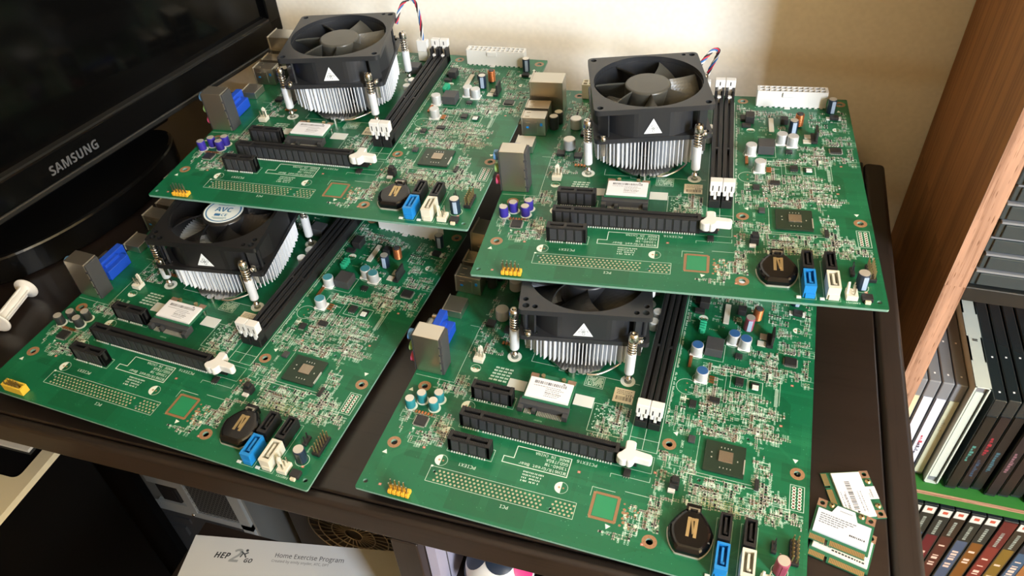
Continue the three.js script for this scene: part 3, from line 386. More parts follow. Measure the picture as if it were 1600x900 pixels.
  const el = cap(root, 'el', 200.3, 188.4, 3.2, 11.2, v.rearCap || M.navyCap, M.capTop); part(el, 'capacitor_stripe', 'els', () => bb(199.4, 202.2, 185, 185.9, 1, 10.6, 0.2), M.stripe);
  const er = cap(root, 'er', 229.8, 222, 3.2, 11.6, M.navyCap, M.capTop); part(er, 'capacitor_stripe', 'ers', () => bb(229.4, 232, 218.6, 219.4, 1, 10.8, 0.2), M.stripe);
  const ef = cap(root, 'ef', 230.4, 17.4, 3.5, 11.2, v.frontCap, M.capTop); part(ef, 'capacitor_stripe', 'efs', () => bb(230, 232.6, 13.7, 14.6, 1, 10.4, 0.2), v.frontStripe);
  cap(root, 'k1', 21.8, 180.6, 3.6, 11, M.darkCap, M.capTop); cap(root, 'k2', 38.8, 183, 4.6, 8.6, M.capSilver, M.capTop); cap(root, 'k3', 38.6, 152, 4.6, 8.6, M.capSilver, M.capTop); cap(root, 'k4', 24, 189.5, 3.4, 10, M.darkCap, M.cream);
  cap(root, 'k5', 140.4, 181, 3.3, 7.4, M.capSilver, M.capTop); cap(root, 'k6', 139.4, 171, 3.3, 7.4, M.capSilver, M.capTop);
  // --- expansion and memory slots
  const x16 = pcieSlot(root, 'x16', 42.2, 138, 57.4, 64.2, 11, 55.5);
  part(x16, 'slot_tail', 'x16t', () => [bb(137.6, 149, 58.4, 60, 0.2, 9.6, 0.3), bb(137.6, 149, 61.8, 63.4, 0.2, 9.6, 0.3), bb(137.6, 149, 58.6, 63.2, 0.2, 5.6)], M.slotBlack);
  part(x16, 'card_latch', 'x16l', () => { const a = new THREE.Shape(); a.moveTo(139, 54.6); a.bezierCurveTo(137.2, 55.4, 138, 57.6, 139.6, 58.4); a.lineTo(141.6, 61.4); a.lineTo(141.4, 66.6); a.bezierCurveTo(141.6, 67.8, 146, 67.8, 146.2, 66.6); a.lineTo(146.4, 61.8); a.lineTo(155.4, 60.8); a.bezierCurveTo(156.8, 60.6, 156.9, 57.6, 155.6, 57.4); a.lineTo(147.4, 57.6); a.lineTo(146.6, 55); a.bezierCurveTo(145.6, 53, 144, 53.2, 143.4, 54.6); a.bezierCurveTo(142.4, 53.4, 140.4, 53.2, 139, 54.6); return [ext(a, 6.2, 10.6, { bevelEnabled: true, bevelThickness: 0.7, bevelSize: 0.6, bevelSegments: 2 }), bb(141.8, 146, 58.6, 63, 1, 7, 0.4)]; }, M.white, 'white card retention latch');
  pcieSlot(root, 'x1a', 41.6, 67.4, 39, 45.6, 11, 53.6); pcieSlot(root, 'x1b', 41.8, 68, 79.4, 86, 11, 53.9);
  memorySlot(root, 'a', 142.3, 149.5); memorySlot(root, 'b', 150.3, 157.5);
  // --- processor cooler
  const sink = p('heat_sink', 'sink', heatsink, M.alu);
  SCREWS.forEach(([u, w], i) => {
    const sc = p('mounting_screw', 'scr' + i, () => [cy(u, w, 0.1, 9, 1.3), cy(u, w, 4, 5.4, 2.4, 1.6), cy(u, w, 26, 40, 1.5), lathe([[0.01, 37.4], [2.6, 37.4], [3.1, 38.2], [3.1, 41.4], [2.4, 43.2], [0.9, 43.3], [0.8, 42.3], [0.01, 42.3]], u, w)], M.steel);
    part(sc, 'screw_sleeve', 'scs' + i, () => lathe([[1.4, 8.4], [2.9, 8.4], [3.1, 9], [3.1, 26.2], [2.8, 26.6], [1.4, 26.6]], u, w, 20), M.alu); part(sc, 'screw_spring', 'scp' + i, () => spring(u, w, 26.9, 37.4, 2.45, 5), M.steel);
  });
  [[-1, -1], [1, -1], [1, 1], [-1, 1]].forEach(([a, b], i) => part(sink, 'fan_screw', 'fbr' + i, () => onFan([bb(a * 34 - 1.6, a * 34 + 1.6, b * 38.9 - 0.4, b * 38.9 + 0.4, 20, 36, 0.2), (() => { const g = new THREE.SphereGeometry(1.9, 12, 8); g.scale(1, 1, 0.7); g.translate(a * 34, 34.4, -b * 41.2); return g; })()]), M.steel));
  const fr = p('cooling_fan', 'fan' + v.fan, () => fanFrame(v.fan), v.hub ? M.fanShaded : M.fan);  // fan with the hub sticker: shade of the board above put into its colour
  fr.position.y = -(v.drop || 0);
  part(fr, 'fan_rotor', 'rot' + v.fan + v.spin, () => v.fan === 'round' ? rotor(7, 0.42, v.spin, 0.05) : rotor(7, 0.84, v.spin, 0.2), v.fan === 'round' ? M.fanBlade : v.hub ? M.fanShaded : M.fan);
  part(fr, 'warning_sticker', 'warn', () => { const g = new THREE.BufferGeometry(); const y = -40.06, a = [-6.6, 36.4], b = [5.6, 36.4], c = [-0.5, 47.6]; g.setAttribute('position', new THREE.Float32BufferAttribute([a[0], a[1], -y, b[0], b[1], -y, c[0], c[1], -y, a[0], a[1], 39.4, c[0], c[1], 39.4, b[0], b[1], 39.4], 3)); g.setAttribute('uv', new THREE.Float32BufferAttribute([0, 0, 1, 0, 0.5, 1, 0, 0, 0.5, 1, 1, 0], 2)); g.computeVertexNormals(); return onFan([g]); }, M.warn);
  if (v.hub) part(fr, 'hub_sticker', 'hubst', () => { const g = new THREE.CylinderGeometry(14, 14, 0.15, 40); g.translate(0, 53.75, 0); const P = g.attributes.position, U = g.attributes.uv; for (let i = 0; i < P.count; i++) U.setXY(i, P.getX(i) / 28 + 0.5, -P.getZ(i) / 28 + 0.5); return onFan([g]); }, M.hubLabel);
  const sock = p('processor_socket', 'sock', () => [bb(72, 118, 132, 182, 0.2, 3.4, 0.4), bb(84, 106, 146, 168, 3.2, 5.2)], M.black);
  part(sock, 'socket_frame', 'sockf', () => { const s = poly([[75, 186], [75, 128], [80, 121.6], [90, 114.4], [92.6, 114.2], [94, 116.6], [100, 116.6], [101.4, 114.2], [104, 114.4], [114, 121.6], [117, 128], [117, 186]]); s.holes.push((() => { const q = new THREE.Path(); q.moveTo(82, 138); q.lineTo(82, 178); q.lineTo(109, 178); q.lineTo(109, 138); q.closePath(); return q; })()); return [ext(s, 3.2, 4.4), cy(97, 115.4, 0, 4.6, 2.5)]; }, M.steel);
  part(sock, 'socket_lever', 'sockl', () => tube([[122, 3.6, -176], [123, 4.4, -150], [125.5, 5, -132], [122.5, 4.8, -126], [115, 4, -118.6], [111, 3.6, -116.4], [106.5, 3.6, -115.6]], 0.85, 30, 7), M.steel);
  // --- power
  const pw = p('power_connector', 'atx', () => { const s = rrect(174.6, 226.8, 227.6, 236.6, 0.6); for (let i = 0; i < 12; i++) for (const w of [230, 234.2]) { const u = 178.2 + i * 4.1, q = new THREE.Path(), k = 1.55; q.moveTo(u - k, w - k); q.lineTo(u - k, w + k); q.lineTo(u + k, w + k); q.lineTo(u + k, w - k); q.closePath(); s.holes.push(q); } return [ext(s, 0.6, 13.6), bb(175.4, 226, 228.4, 235.8, 0.3, 7), bb(193.6, 202.4, 226.6, 227.8, 9, 12.8, 0.3), ...Array.from({ length: 12 }, (_, i) => bb(176.4 + i * 4.2, 178.4 + i * 4.2, 227.2, 228.4, 0, 1.2)), bb(196, 200.4, 224.6, 227.8, 0, 0.7, 0.2)]; }, M.white, 'white wide power connector');
  void pw;
  p('processor_power_connector', 'p4', () => { const s = rrect(36.4, 46, 229.6, 239.4, 0.5); for (const u of [39, 43.4]) for (const w of [232.2, 236.6]) { const q = new THREE.Path(), k = 1.5; q.moveTo(u - k, w - k); q.lineTo(u - k, w + k); q.lineTo(u + k, w + k); q.lineTo(u + k, w - k); q.closePath(); s.holes.push(q); } return [ext(s, 0.4, 12.8), bb(37, 45.4, 230.2, 238.8, 0.3, 6), bb(39.6, 42.6, 239.2, 240.6, 4, 11)]; }, M.ivory);
  // --- battery holder, empty
  const holder = (g) => { const pts = []; for (let i = 0; i < 64; i++) { const t = i / 64 * Math.PI * 2; let x = (9 + g) * Math.cos(t), y = (Math.sin(t) > 0 ? 11.4 : 12.6) * Math.sin(t) * (1 + g / 12); if (y > 0) x *= 1 - y * 0.036; y = Math.max(y, -10.4 - g); pts.push([184 + x, 25.1 + y]); } return poly(pts); };
  const bat = p('battery_holder', 'bat', () => [ext(holder(0), 1.6, 2.4, { bevelEnabled: true, bevelThickness: 3.6, bevelSize: 2.9, bevelSegments: 4 }), bb(179.8, 187.8, 35.6, 39.8, 0.3, 6.8, 0.5)], M.blackGloss);
  part(bat, 'holder_rim', 'batr', () => ext(holder(3.2), 0.05, 1.3), M.capTop);
  part(bat, 'battery_contact', 'batc', () => [[-1.9, 0], [1.9, 0]].map(([d]) => { const g = new THREE.BoxGeometry(1.7, 0.6, 11.4); g.rotateX(0.05); g.translate(184.2 + d, 6.1, -25.6); return g; }).concat([bb(182.2, 186.2, 29.8, 31.2, 5.8, 6.5), (() => { const g = new THREE.BoxGeometry(1.1, 0.6, 8.6); g.rotateY(0.16); g.translate(184.4, 6.4, -26); return g; })()]), M.gold);
  part(bat, 'battery_clip', 'batk', () => [bb(181, 182, 35, 36.6, 3, 7.4), bb(186, 187, 35, 36.6, 3, 7.4), bb(181, 187, 36.4, 37.2, 5.6, 7.2)], M.nickel);
  // --- data ports and headers at the front right
  dataPort(root, 'k1', 197.7, 203.9, 22.2, 38.4, 8.4, M.black); dataPort(root, 'k2', 210.6, 216.8, 22.2, 38.6, 8.4, M.black); dataPort(root, 'bl', 197.6, 204.3, 4.6, 20.2, 9, M.blue).userData.label = 'blue data port'; dataPort(root, 'wh', 210.4, 217.4, 4.6, 20.4, 9, M.ivory).userData.label = 'off-white data port';
  fanHeader(root, 'sys', 221, 4.6, 6.4, 7.6, true, 3); fanHeader(root, 'left', 32.8, 107.6, 6.6, 6.4, false, 3);
  const yh = v.shroud
    ? p('pin_header', 'yhs', () => { const s = rrect(17.4, 33.4, 1.8, 7.4, 0.3), q = new THREE.Path(); q.moveTo(18.6, 2.8); q.lineTo(18.6, 6.4); q.lineTo(32.2, 6.4); q.lineTo(32.2, 2.8); q.closePath(); s.holes.push(q); return [ext(s, 0.2, 6), bb(18, 33, 2.4, 7, 0.2, 1.6)]; }, M.paleYellow, 'yellow shrouded pin header')
    : p('pin_header', 'yho', () => { const g = []; for (let i = 0; i < 5; i++) for (const w of [2.6, 5.2]) g.push(bb(19.6 + i * 2.6, 22.0 + i * 2.6, w - 1.25, w + 1.25, 0.2, 3, 0.5)); return g; }, M.yellow, 'yellow pin header');
  part(yh, 'header_pin', 'yhp', () => { const g = []; for (let i = 0; i < 5; i++) for (const w of [2.9, 5.4]) if (!(i === 4 && w > 5)) g.push(bb(20.4 + i * 2.6, 21.0 + i * 2.6, w - 0.3, w + 0.3, 1, 9)); return g; }, M.nickel);
  const fp = p('panel_header', 'fph', () => [bb(234.4, 239.4, 22, 36.4, 0.2, 2.6, 0.3)], M.slotBlack);
  part(fp, 'header_pin', 'fphp', () => { const g = []; for (let i = 0; i < 6; i++) for (const u of [235.6, 238]) g.push(bb(u - 0.3, u + 0.3, 23 + i * 2.4, 23.6 + i * 2.4, 2, 8.4)); return g; }, M.gold);
  const jm = p('jumper', 'jmp', () => [bb(168.6, 174, 49.4, 54.6, 0.2, 5.6, 0.4), bb(169.4, 173.2, 50, 54, 5.5, 8, 0.4)], M.slotBlack); part(jm, 'jumper_foot', 'jmpf', () => bb(168.4, 172.4, 47, 49.6, 0.1, 1.6, 0.2), M.white);
  p('pin_header', 'ph2', () => [bb(225.4, 228, 26, 33, 0.2, 2.4, 0.2), bb(226.4, 227, 27.4, 28, 2, 8), bb(226.4, 227, 30.6, 31.2, 2, 8)], M.chip);
  p('connector_block', 'fcb', () => [bb(229.6, 235.6, 4.4, 9.4, 0.2, 2.8, 0.3)], M.chip); p('connector_foot', 'fcf', () => bb(231, 234.2, 2.6, 4.4, 0.1, 2.2, 0.3), M.cream); p('connector_foot', 'fcg', () => bb(194.2, 196.8, 3.2, 5, 0.1, 1, 0.2), M.pad); p('connector_foot', 'fch', () => bb(207, 209.6, 3.2, 5, 0.1, 1, 0.2), M.pad);
  // --- chips and coils
  const cs = p('chipset', 'chs', () => bb(185, 207.8, 67.2, 88.8, 0.3, 1.5, 0.15), M.substrate); part(cs, 'chip_die', 'chd', () => bb(192.9, 200.9, 75, 82.6, 1.4, 2.3, 0.15), M.die); part(cs, 'chip_mark', 'chm', () => { const g = []; for (let i = 0; i < 4; i++) g.push(bb(193.6 + i * 1.9, 194.1 + i * 1.9, 84.6, 85.6, 1.4, 1.65), bb(194 + i * 2, 194.5 + i * 2, 70.6, 71.4, 1.4, 1.65)); g.push(bb(188.4, 189.2, 80, 80.8, 1.4, 1.6), bb(188.6, 189.4, 76.6, 77.4, 1.4, 1.6), bb(203.4, 204, 77, 78, 1.4, 1.6), bb(207.2, 207.9, 70, 80, 0.4, 1.7)); return g; }, M.solder);
  const chip = (key, u, w, a, b, h, nu, nv) => { const c = p('chip', 'ch' + key, () => bb(u - a / 2, u + a / 2, w - b / 2, w + b / 2, 0.3, h, 0.15), M.chip); part(c, 'chip_leg', 'chl' + key, () => gullwing(u, w, a, b, h, nu, nv), M.solder); return c; };
  chip('aud', 18.6, 53.6, 7, 7, 1.6, 12, 12); chip('lan', 229, 165.4, 7.4, 6.6, 1.6, 12, 10); chip('so1', 199.2, 139, 5, 5.6, 2, 4, 0); chip('so2', 186, 120, 6.4, 4, 1.6, 7, 0); chip('so3', 173.6, 113.4, 4.2, 5, 1.6, 4, 0); chip('so4', 144.8, 66.8 - 14, 4, 5, 1.5, 3, 0); chip('vr', 60, 208, 6, 6, 1.4, 8, 8); chip('so5', 196.8, 161, 4.6, 4, 1.6, 3, 0);
  p('crystal', 'xt1', () => bb(206.4, 211.4, 135.6, 140.6, 0.2, 1.6, 0.3), M.chip); p('crystal_cover', 'xt2', () => bb(207, 210.8, 134.4, 138.2, 1.2, 2.2, 0.2), M.pad); p('crystal', 'xt3', () => bb(174.6, 178.6, 84, 89, 0.2, 1.8, 0.3), M.ferrite); p('crystal', 'xt4', () => bb(214.2, 216.6, 62, 69.4, 0.2, 1.6, 0.3), M.chip);
  const ind = p('inductor', 'ind', () => bb(175, 186.2, 156.2, 167.6, 0.3, 7.2, 0.3), M.ferrite); void ind;
  p('inductor', 'in2', () => bb(166.4, 173, 199.4, 208.4, 0.3, 6.4, 0.4), M.chip); p('inductor', 'in2b', () => bb(192.2, 197.6, 199.8, 205.4, 0.3, 5, 0.3), M.chip); p('inductor', 'in3', () => [bb(127, 138, 203, 213, 0.3, 7, 0.4)], M.ferrite);
  p('fuse_strip', 'fst', () => bb(183.6, 187.4, 188.6, 208, 0.2, 1.4, 0.3), M.sticker);
  const coil = p('coil', 'coil', () => { const g = []; for (let i = 0; i < 9; i++) { const t = new THREE.TorusGeometry(2.7, 0.52, 6, 18); t.rotateX(Math.PI / 2); t.translate(205.2, 1.4 + i * 1.05, -199.4); g.push(t); } return g; }, M.copper, 'copper wire coil'); part(coil, 'coil_core', 'coilc', () => cy(205.2, 199.4, 0.2, 11, 2.2), M.ferrite);
  p('transistor', 'mos', () => [bb(213, 217.2, 174, 187, 0.3, 2, 0.2), bb(215.4, 217, 175, 186, 1.6, 9.6, 0.3)], M.chip); p('transistor_tab', 'most', () => bb(208.6, 213, 181, 186.4, 0.1, 0.7), M.sticker); p('transistor_tab', 'most2', () => bb(207.4, 213, 174.6, 179.4, 0.1, 0.7), M.sticker);
  p('transistor', 'mo2', () => bb(228.4, 234.6, 209.6, 214.6, 0.3, 2.6, 0.3), M.chip); p('transistor_tab', 'mo2t', () => bb(226, 228.4, 210, 214, 0.1, 0.8), M.pad); p('transistor_tab', 'mo2u', () => bb(234.6, 236.4, 210, 214.4, 0.1, 0.8), M.pad);
  [[163, 168, 203, 210], [164, 170.6, 193.4, 197.6], [35, 41, 190, 196], [44, 50, 138, 144], [30.4, 36.4, 140.4, 146.4], [44, 50, 170, 176]].forEach((q, i) => p('transistor', 'mo3' + i, () => bb(...q, 0.3, 2.3, 0.2), M.chip));
  p('resistor_array', 'rar', () => Array.from({ length: 6 }, (_, i) => bb(12.4 + i * 2, 13.6 + i * 2, 58.6, 60.6, 0.1, 0.7)), M.copper); p('resistor_array', 'rar2', () => Array.from({ length: 5 }, (_, i) => bb(46 + i * 2.2, 47.4 + i * 2.2, 128, 130.4, 0.1, 0.9)), M.copper); p('resistor_array', 'rar3', () => [bb(166.4, 168.4, 143, 153, 0.1, 0.9), bb(180.6, 184, 133.8, 135, 0.1, 0.7), bb(180.6, 184, 136, 137.2, 0.1, 0.7), bb(180.6, 184, 138.2, 139.4, 0.1, 0.7)], M.copper);
  if (v.greenCoil) p('inductor', 'grn', () => [bb(169.4, 172.6, 174.6, 184.8, 0.3, 4.4, 0.8), ...[0, 1, 2, 3].map((i) => bb(168.8, 173.2, 175.4 + i * 2.3, 176.6 + i * 2.3, 0.5, 4.8, 0.3))], M.green, 'small green wound inductor');
  p('serial_sticker', 'ser', () => quadBoard(125.6, 138, 102.2, 113.6, 0.08), M.barSticker);
  // --- wireless card in its socket
  const so = p('card_socket', 'wso', () => [bb(71.8, 103, 80.6, 86, 0.2, 5.4, 0.3), bb(71.8, 75, 77.4, 81, 0.2, 4.4, 0.3), bb(99.6, 103, 77.4, 81, 0.2, 4.4, 0.3), bb(80.6, 83, 77.8, 81, 0.2, 3.4, 0.2)], M.ferrite); part(so, 'socket_contact', 'wsc', () => { const g = []; for (let i = 0; i < 24; i++) { const u = 76 + i * 1; if (u > 80 && u < 84) continue; g.push(bb(u, u + 0.5, 77.2, 80.8, 0.1, 1)); } return g; }, M.solder);
  const wc = p('wireless_card', 'wcb', () => bb(73.2, 102.8, 84, 105, 5.6, 6.6, 0.1), M.wlanBoard); part(wc, 'card_shield', 'wcs', () => bb(74.2, 101.6, 85.2, 101, 6.5, 7.9, 0.2), M.white); part(wc, 'card_label', 'wcl', () => quadBoard(74.6, 101.2, 85.6, 100.6, 8.0, true), M.cardLabel); [73.6, 97.2].forEach((u) => part(wc, 'mounting_tab', 'wct' + u, () => bb(u, u + 5.2, 101.4, 104.8, 6.5, 6.85), M.tab)); [81.4, 94.6].forEach((u) => part(wc, 'antenna_socket', 'wca' + u, () => cy(u, 103.2, 6.5, 8.2, 1.3), M.gold));
  p('card_standoff', 'wsp', () => cy(76.2, 102.6, 0, 5.8, 1.6), M.steel); p('card_standoff', 'wsq', () => cy(99.6, 102.6, 0, 5.8, 1.6), M.steel); p('adhesive_pad', 'wpl', () => [bb(60, 73, 93, 101.4, 0.05, 0.5, 0.1)], M.pad, 'white adhesive pad'); p('adhesive_pad', 'wpr', () => bb(103, 115.2, 92.4, 101, 0.05, 0.5, 0.1), M.pad, 'white adhesive pad');
  return root;
}
function quadBoard(u0, u1, v0, v1, h, flip) { const g = quad([u0, h, -v0], [u1 - u0, 0, 0], [0, 0, -(v1 - v0)]); if (flip === 'turn') { const U = g.attributes.uv; for (let i = 0; i < U.count; i++) U.setXY(i, 1 - U.getX(i), 1 - U.getY(i)); } return [g, bb(u0, u1, v0, v1, h - 0.08, h - 0.01)]; }

const B1 = motherboard('upper green motherboard nearest the television, its twisted red and blue fan wire fully visible', { audio: M.purple, silverTop: M.capSilver, frontCap: M.navyCap, frontStripe: M.stripe, fan: 'round', spin: 0.12, greenCoil: true }, [-0.3973, 0.0661, -0.3664], [0.99933, 0.02109, -0.03002], [-0.02115, 0.99977, -0.00175], [0.02998, 0.00238, 0.99955]);
const B2 = motherboard('upper green motherboard nearest the brown wooden shelf unit, with purple capacitors', { audio: M.purple, silverTop: M.capSilver, frontCap: M.navyCap, frontStripe: M.stripe, fan: 'round', spin: 0.05 }, [-0.1404, 0.0663, -0.3375], [0.99707, 0.03372, -0.06861], [-0.03474, 0.9993, -0.01375], [0.0681, 0.01609, 0.99755]);
const B3 = motherboard('lower green motherboard whose fan carries a round white hub sticker, partly under another board', { audio: M.darkCap, silverTop: M.capTealTop, frontCap: M.navyCap, frontStripe: M.darkCap, fan: 'square', drop: 0.003, spin: 0.4, hub: true, shroud: true, greenCoil: true }, [-0.4417, 0.0118, -0.2168], [0.99777, -0.0213, 0.06319], [0.02093, 0.99976, 0.00653], [-0.06331, -0.0052, 0.99798]);
const B4 = motherboard('lower green motherboard beside the loose wireless cards, with teal capacitors and a pink one', { audio: M.teal, silverTop: M.capBlueTop, frontCap: M.pinkCap, frontStripe: M.pinkCap, rearCap: M.pinkCap, fan: 'square', drop: 0.0015, spin: 0.75, greenCoil: true }, [-0.17, 0.013, -0.2071], [0.99937, -0.02892, 0.0206], [0.02908, 0.99955, -0.00754], [-0.02038, 0.00813, 0.99976]);
void B3; void B4;
// twisted fan wires of the two upper boards
function fanWire(root, key, pts, plug) {
  const curve = new THREE.CatmullRomCurve3(pts.map((q) => new THREE.Vector3(...q))), N = 70;
  [[M.wireRed, 0], [M.wireBlue, 1.57], [M.wireWhite, 3.14], [M.wireBlack, 4.71]].forEach(([m, ph], i) => part(root, 'fan_wire', key + i, () => { const P = []; for (let k = 0; k <= N; k++) { const t = k / N, c = curve.getPoint(t), d = curve.getTangent(t), s = new THREE.Vector3(1, 0, 0).cross(d).normalize(), b = d.clone().cross(s), a = ph + t * 26; P.push(c.addScaledVector(s, Math.cos(a) * 0.85).addScaledVector(b, Math.sin(a) * 0.85).toArray()); } return tube(P, 0.62, N * 2, 6); }, m));
  if (plug) { part(root, 'fan_plug', key + 'p', () => [bb(128.6, 138.6, 229, 234, 9, 19, 0.5)], M.white); part(root, 'fan_header', key + 'h', () => [bb(129, 138.2, 228.6, 234.4, 0.2, 9, 0.3)], M.sticker); }
}
fanWire(B1, 'wa', [[127, 48, -198], [128.4, 55, -203], [130, 60, -210], [133, 61, -217], [135, 56, -224], [135, 46, -229], [134.4, 32, -231.5], [134, 18.6, -231.6]], true);
fanWire(B2, 'wb', [[127, 44, -197], [130, 49, -199], [133.5, 53, -202], [137, 55.6, -205.5], [141, 53.5, -212], [141, 44, -222], [137, 30, -229], [134, 18.6, -231.6]], true);

// ---------------------------------------------------------------- loose wireless cards
function wlan(label, c, turn, kind, h) {
  const t = thing('wireless_card', label, 'circuit card', [c[0], h, c[1]], 'loose wireless cards on the desk'); t.rotation.y = turn;
  const P = (name, key, fn, mat, lab) => part(t, name, 'w' + kind + key, fn, mat, lab);
  // local mm: gold contacts at v = 0 side, holes at the far side
  P('circuit_board', 'b', () => { const s = poly([[-15, -13.4], [-15, 13.4], [15, 13.4], [15, -10.6], [13.6, -10.6], [13.6, -13.4], [-5.2, -13.4], [-5.2, -10.6], [-6.6, -10.6], [-6.6, -13.4]]); for (const u of [-12.6, 12.6]) s.holes.push(hole(u, 10.8, 1.3)); return ext(s, 0, 1); }, M.wlanBoard);
  P('contact_strip', 'g', () => { const g = []; for (let u = -14.4; u < 13; u += 0.8) if (Math.abs(u + 5.7) > 1.1) g.push(bb(u, u + 0.62, -13.35, -10.2, 0.9, 1.06)); return g; }, M.gold);
  [-12.6, 12.6].forEach((u) => P('mounting_tab', 't' + u, () => { const s = rrect(u - 2.4, u + 2.4, 8.4, 13.3, 0.2); s.holes.push(hole(u, 10.8, 1.3)); return ext(s, 0.95, 1.15); }, M.tab));
  [-7.8, 7.8].forEach((u) => P('antenna_socket', 'a' + u, () => lathe([[0.4, 1], [1.6, 1], [1.6, 1.6], [1.1, 1.7], [1.1, 2.3], [0.5, 2.3]], u, 11.2, 16), M.gold));
  if (kind === 'step') { const s = poly([[-13.8, -8.4], [13.6, -8.4], [13.6, 6], [6.4, 6], [4.2, 11.8], [-5, 11.8], [-7, 6.6], [-13.8, 6.6]]); P('card_label', 'l', () => ext(s, 1, 2.2), M.cardStep); }
  else { P('card_shield', 's', () => bb(-14, 14, -8.2, 8, 0.9, 2.2, 0.2), M.white); P('card_label', 'l', () => kind === 'under' ? quadBoard(-13.6, 13.6, -8, 7.8, 2.3) : [quadBoard(-13.6, 13.6, -8, 7.8, 2.3), quadBoard(-4, 4, 7.6, 13, 2.28)], kind === 'under' ? M.cardUnder : M.cardTurn); }
  return t;
}
M.cardTurn = std({ map: tex(canvas(336, 192, (c) => { const R = rng(21); c.fillStyle = '#eceef4'; c.fillRect(0, 0, 336, 192); c.fillStyle = '#33363d'; for (let x = 70; x < 290;) { const b = 2 + R() * 6; c.fillRect(x, 92, b, 34); x += b + 2 + R() * 5; } c.font = 'bold 17px sans-serif'; c.fillText('Made in China', 170, 160); c.fillStyle = '#7c7f88'; for (const y of [40, 60, 144, 172]) for (let x = 150; x < 310;) { const b = 4 + R() * 14; c.fillRect(x, y, b, 6); x += b + 5; } c.fillStyle = '#33363d'; c.beginPath(); c.moveTo(306, 92); c.lineTo(318, 110); c.lineTo(296, 110); c.fill(); })), roughness: 0.4 });
M.cardStep = std({ color: lin(0.62, 0.68, 0.78), roughness: 0.35 });
M.cardUnder = std({ map: tex(canvas(320, 192, (c) => { const R = rng(23); c.fillStyle = '#ece8de'; c.fillRect(0, 0, 320, 192); c.fillStyle = '#34343a'; c.font = 'bold 20px sans-serif'; c.textAlign = 'left'; for (let x = 30; x < 95;) { const b = 2 + R() * 5; c.fillRect(x, 118, b, 46); x += b + 2 + R() * 4; } for (const y of [140, 166]) for (let x = 110; x < 290;) { const b = 6 + R() * 10; c.fillRect(x, y, b, 12); x += b + 5; } })), roughness: 0.5 });
// world basis of a card: angle of its u axis
wlan('loose wireless card with its barcode label turned sideways, lying alone nearest the desk edge', [0.0986, -0.2791], Math.atan2(-(-0.2599 + 0.2877), 0.0907 - 0.0817), 'turn', 0.0003);
wlan('lowest loose wireless card, mostly covered by the bluish labelled card on it', [0.0925, -0.2462], -0.24, 'under', 0.0003);
const stepCard = wlan('loose wireless card with a bluish notched label, resting on top of another card', [0.0920, -0.2545], -0.22, 'step', 0.0031);
part(stepCard, 'label_print', 'stepprint', () => { const R = rng(4), g = []; for (let i = 0; i < 5; i++) for (let u = -12; u < 6 - i * 2;) { const b = 0.5 + R() * 1.6; g.push(bb(u, u + b, 3.6 - i * 1.4, 4 - i * 1.4, 2.2, 2.23)); u += b + 0.4; } for (let u = 4; u < 12; u += 0.9) g.push(bb(u, u + 0.3 + R() * 0.4, -4, -3, 2.2, 2.23)); for (let u = -3; u < 3; u += 0.8) g.push(bb(u, u + 0.5, 9, 9.3, 2.2, 2.23)); return g; }, M.ribGrey);

// ---------------------------------------------------------------- television on the left
const font = await new FontLoader().loadAsync('fonts/droid/droid_sans_bold.typeface.json');
{
  // local x runs along the set towards the wall, z out of the screen
  const T = thing('television', 'black flat television on the left, seen at a slant with its lettered lower bezel', 'television', [-0.4915, 0, -0.4010]);
  T.rotation.y = Math.atan2(0.98, -0.2) * -1 + Math.PI; // replaced below by an explicit basis
  T.quaternion.setFromRotationMatrix(new THREE.Matrix4().makeBasis(new THREE.Vector3(0.2, 0, -0.98).normalize(), new THREE.Vector3(0, 1, 0), new THREE.Vector3(0.98, 0, 0.2).normalize()));
  const H = 0.254, y0 = 0.052, y1 = 0.375, inset = 0.026, side = 0.017;
  mesh('bezel', [slab(-H, H, y0, y0 + inset, -0.02, 0, 0.003), slab(-H, H, y1 - 0.02, y1, -0.02, 0, 0.003), slab(-H, -H + side, y0 + 0.01, y1 - 0.01, -0.02, 0, 0.002), slab(H - side, H, y0 + 0.01, y1 - 0.01, -0.02, 0, 0.002)], M.tvBezel, T);
  mesh('screen', slab(-H + side - 0.002, H - side + 0.002, y0 + inset - 0.002, y1 - 0.018, -0.018, -0.006), M.tvScreen, T);
  mesh('bezel_trim', [slab(-H + side, H - side, y0 + inset - 0.0006, y0 + inset + 0.0012, -0.006, 0.0004), slab(-H + 0.004, H - 0.004, y0 - 0.0035, y0 + 0.0015, -0.012, 0.0012, 0.0015)], M.tvTrim, T);
  mesh('back_cover', [slab(-H + 0.006, H - 0.006, y0 + 0.004, y1 - 0.004, -0.036, -0.019, 0.006), slab(-H + 0.08, H - 0.08, y0 + 0.03, y1 - 0.09, -0.062, -0.034, 0.01)], M.blackMatt, T);
  const tg = new TextGeometry('SAMSUNG', { font, size: 0.0078, depth: 0.0004, curveSegments: 4 }); tg.computeBoundingBox(); const wd = tg.boundingBox.max.x; tg.scale(0.0455 / wd, 1, 1); tg.translate(-0.0232, 0.0595, 0.0002);
  mesh('brand_lettering', tg, M.logo, T);
  mesh('stand_neck', slab(-0.12, 0.12, 0.022, y0 + 0.02, -0.055, -0.037, 0.004), M.tvBezel, T);
  mesh('stand_base', (() => { const s = new THREE.Shape(); s.absellipse(0, -0.004, 0.1, 0.04, 0, Math.PI * 2); const g = new THREE.ExtrudeGeometry(s, { depth: 0.02, bevelEnabled: true, bevelThickness: 0.002, bevelSize: 0.003, bevelSegments: 2, curveSegments: 40 }); g.rotateX(-Math.PI / 2); g.translate(0, 0.0025, -0.03); return g; })(), M.tvBezel, T);
}

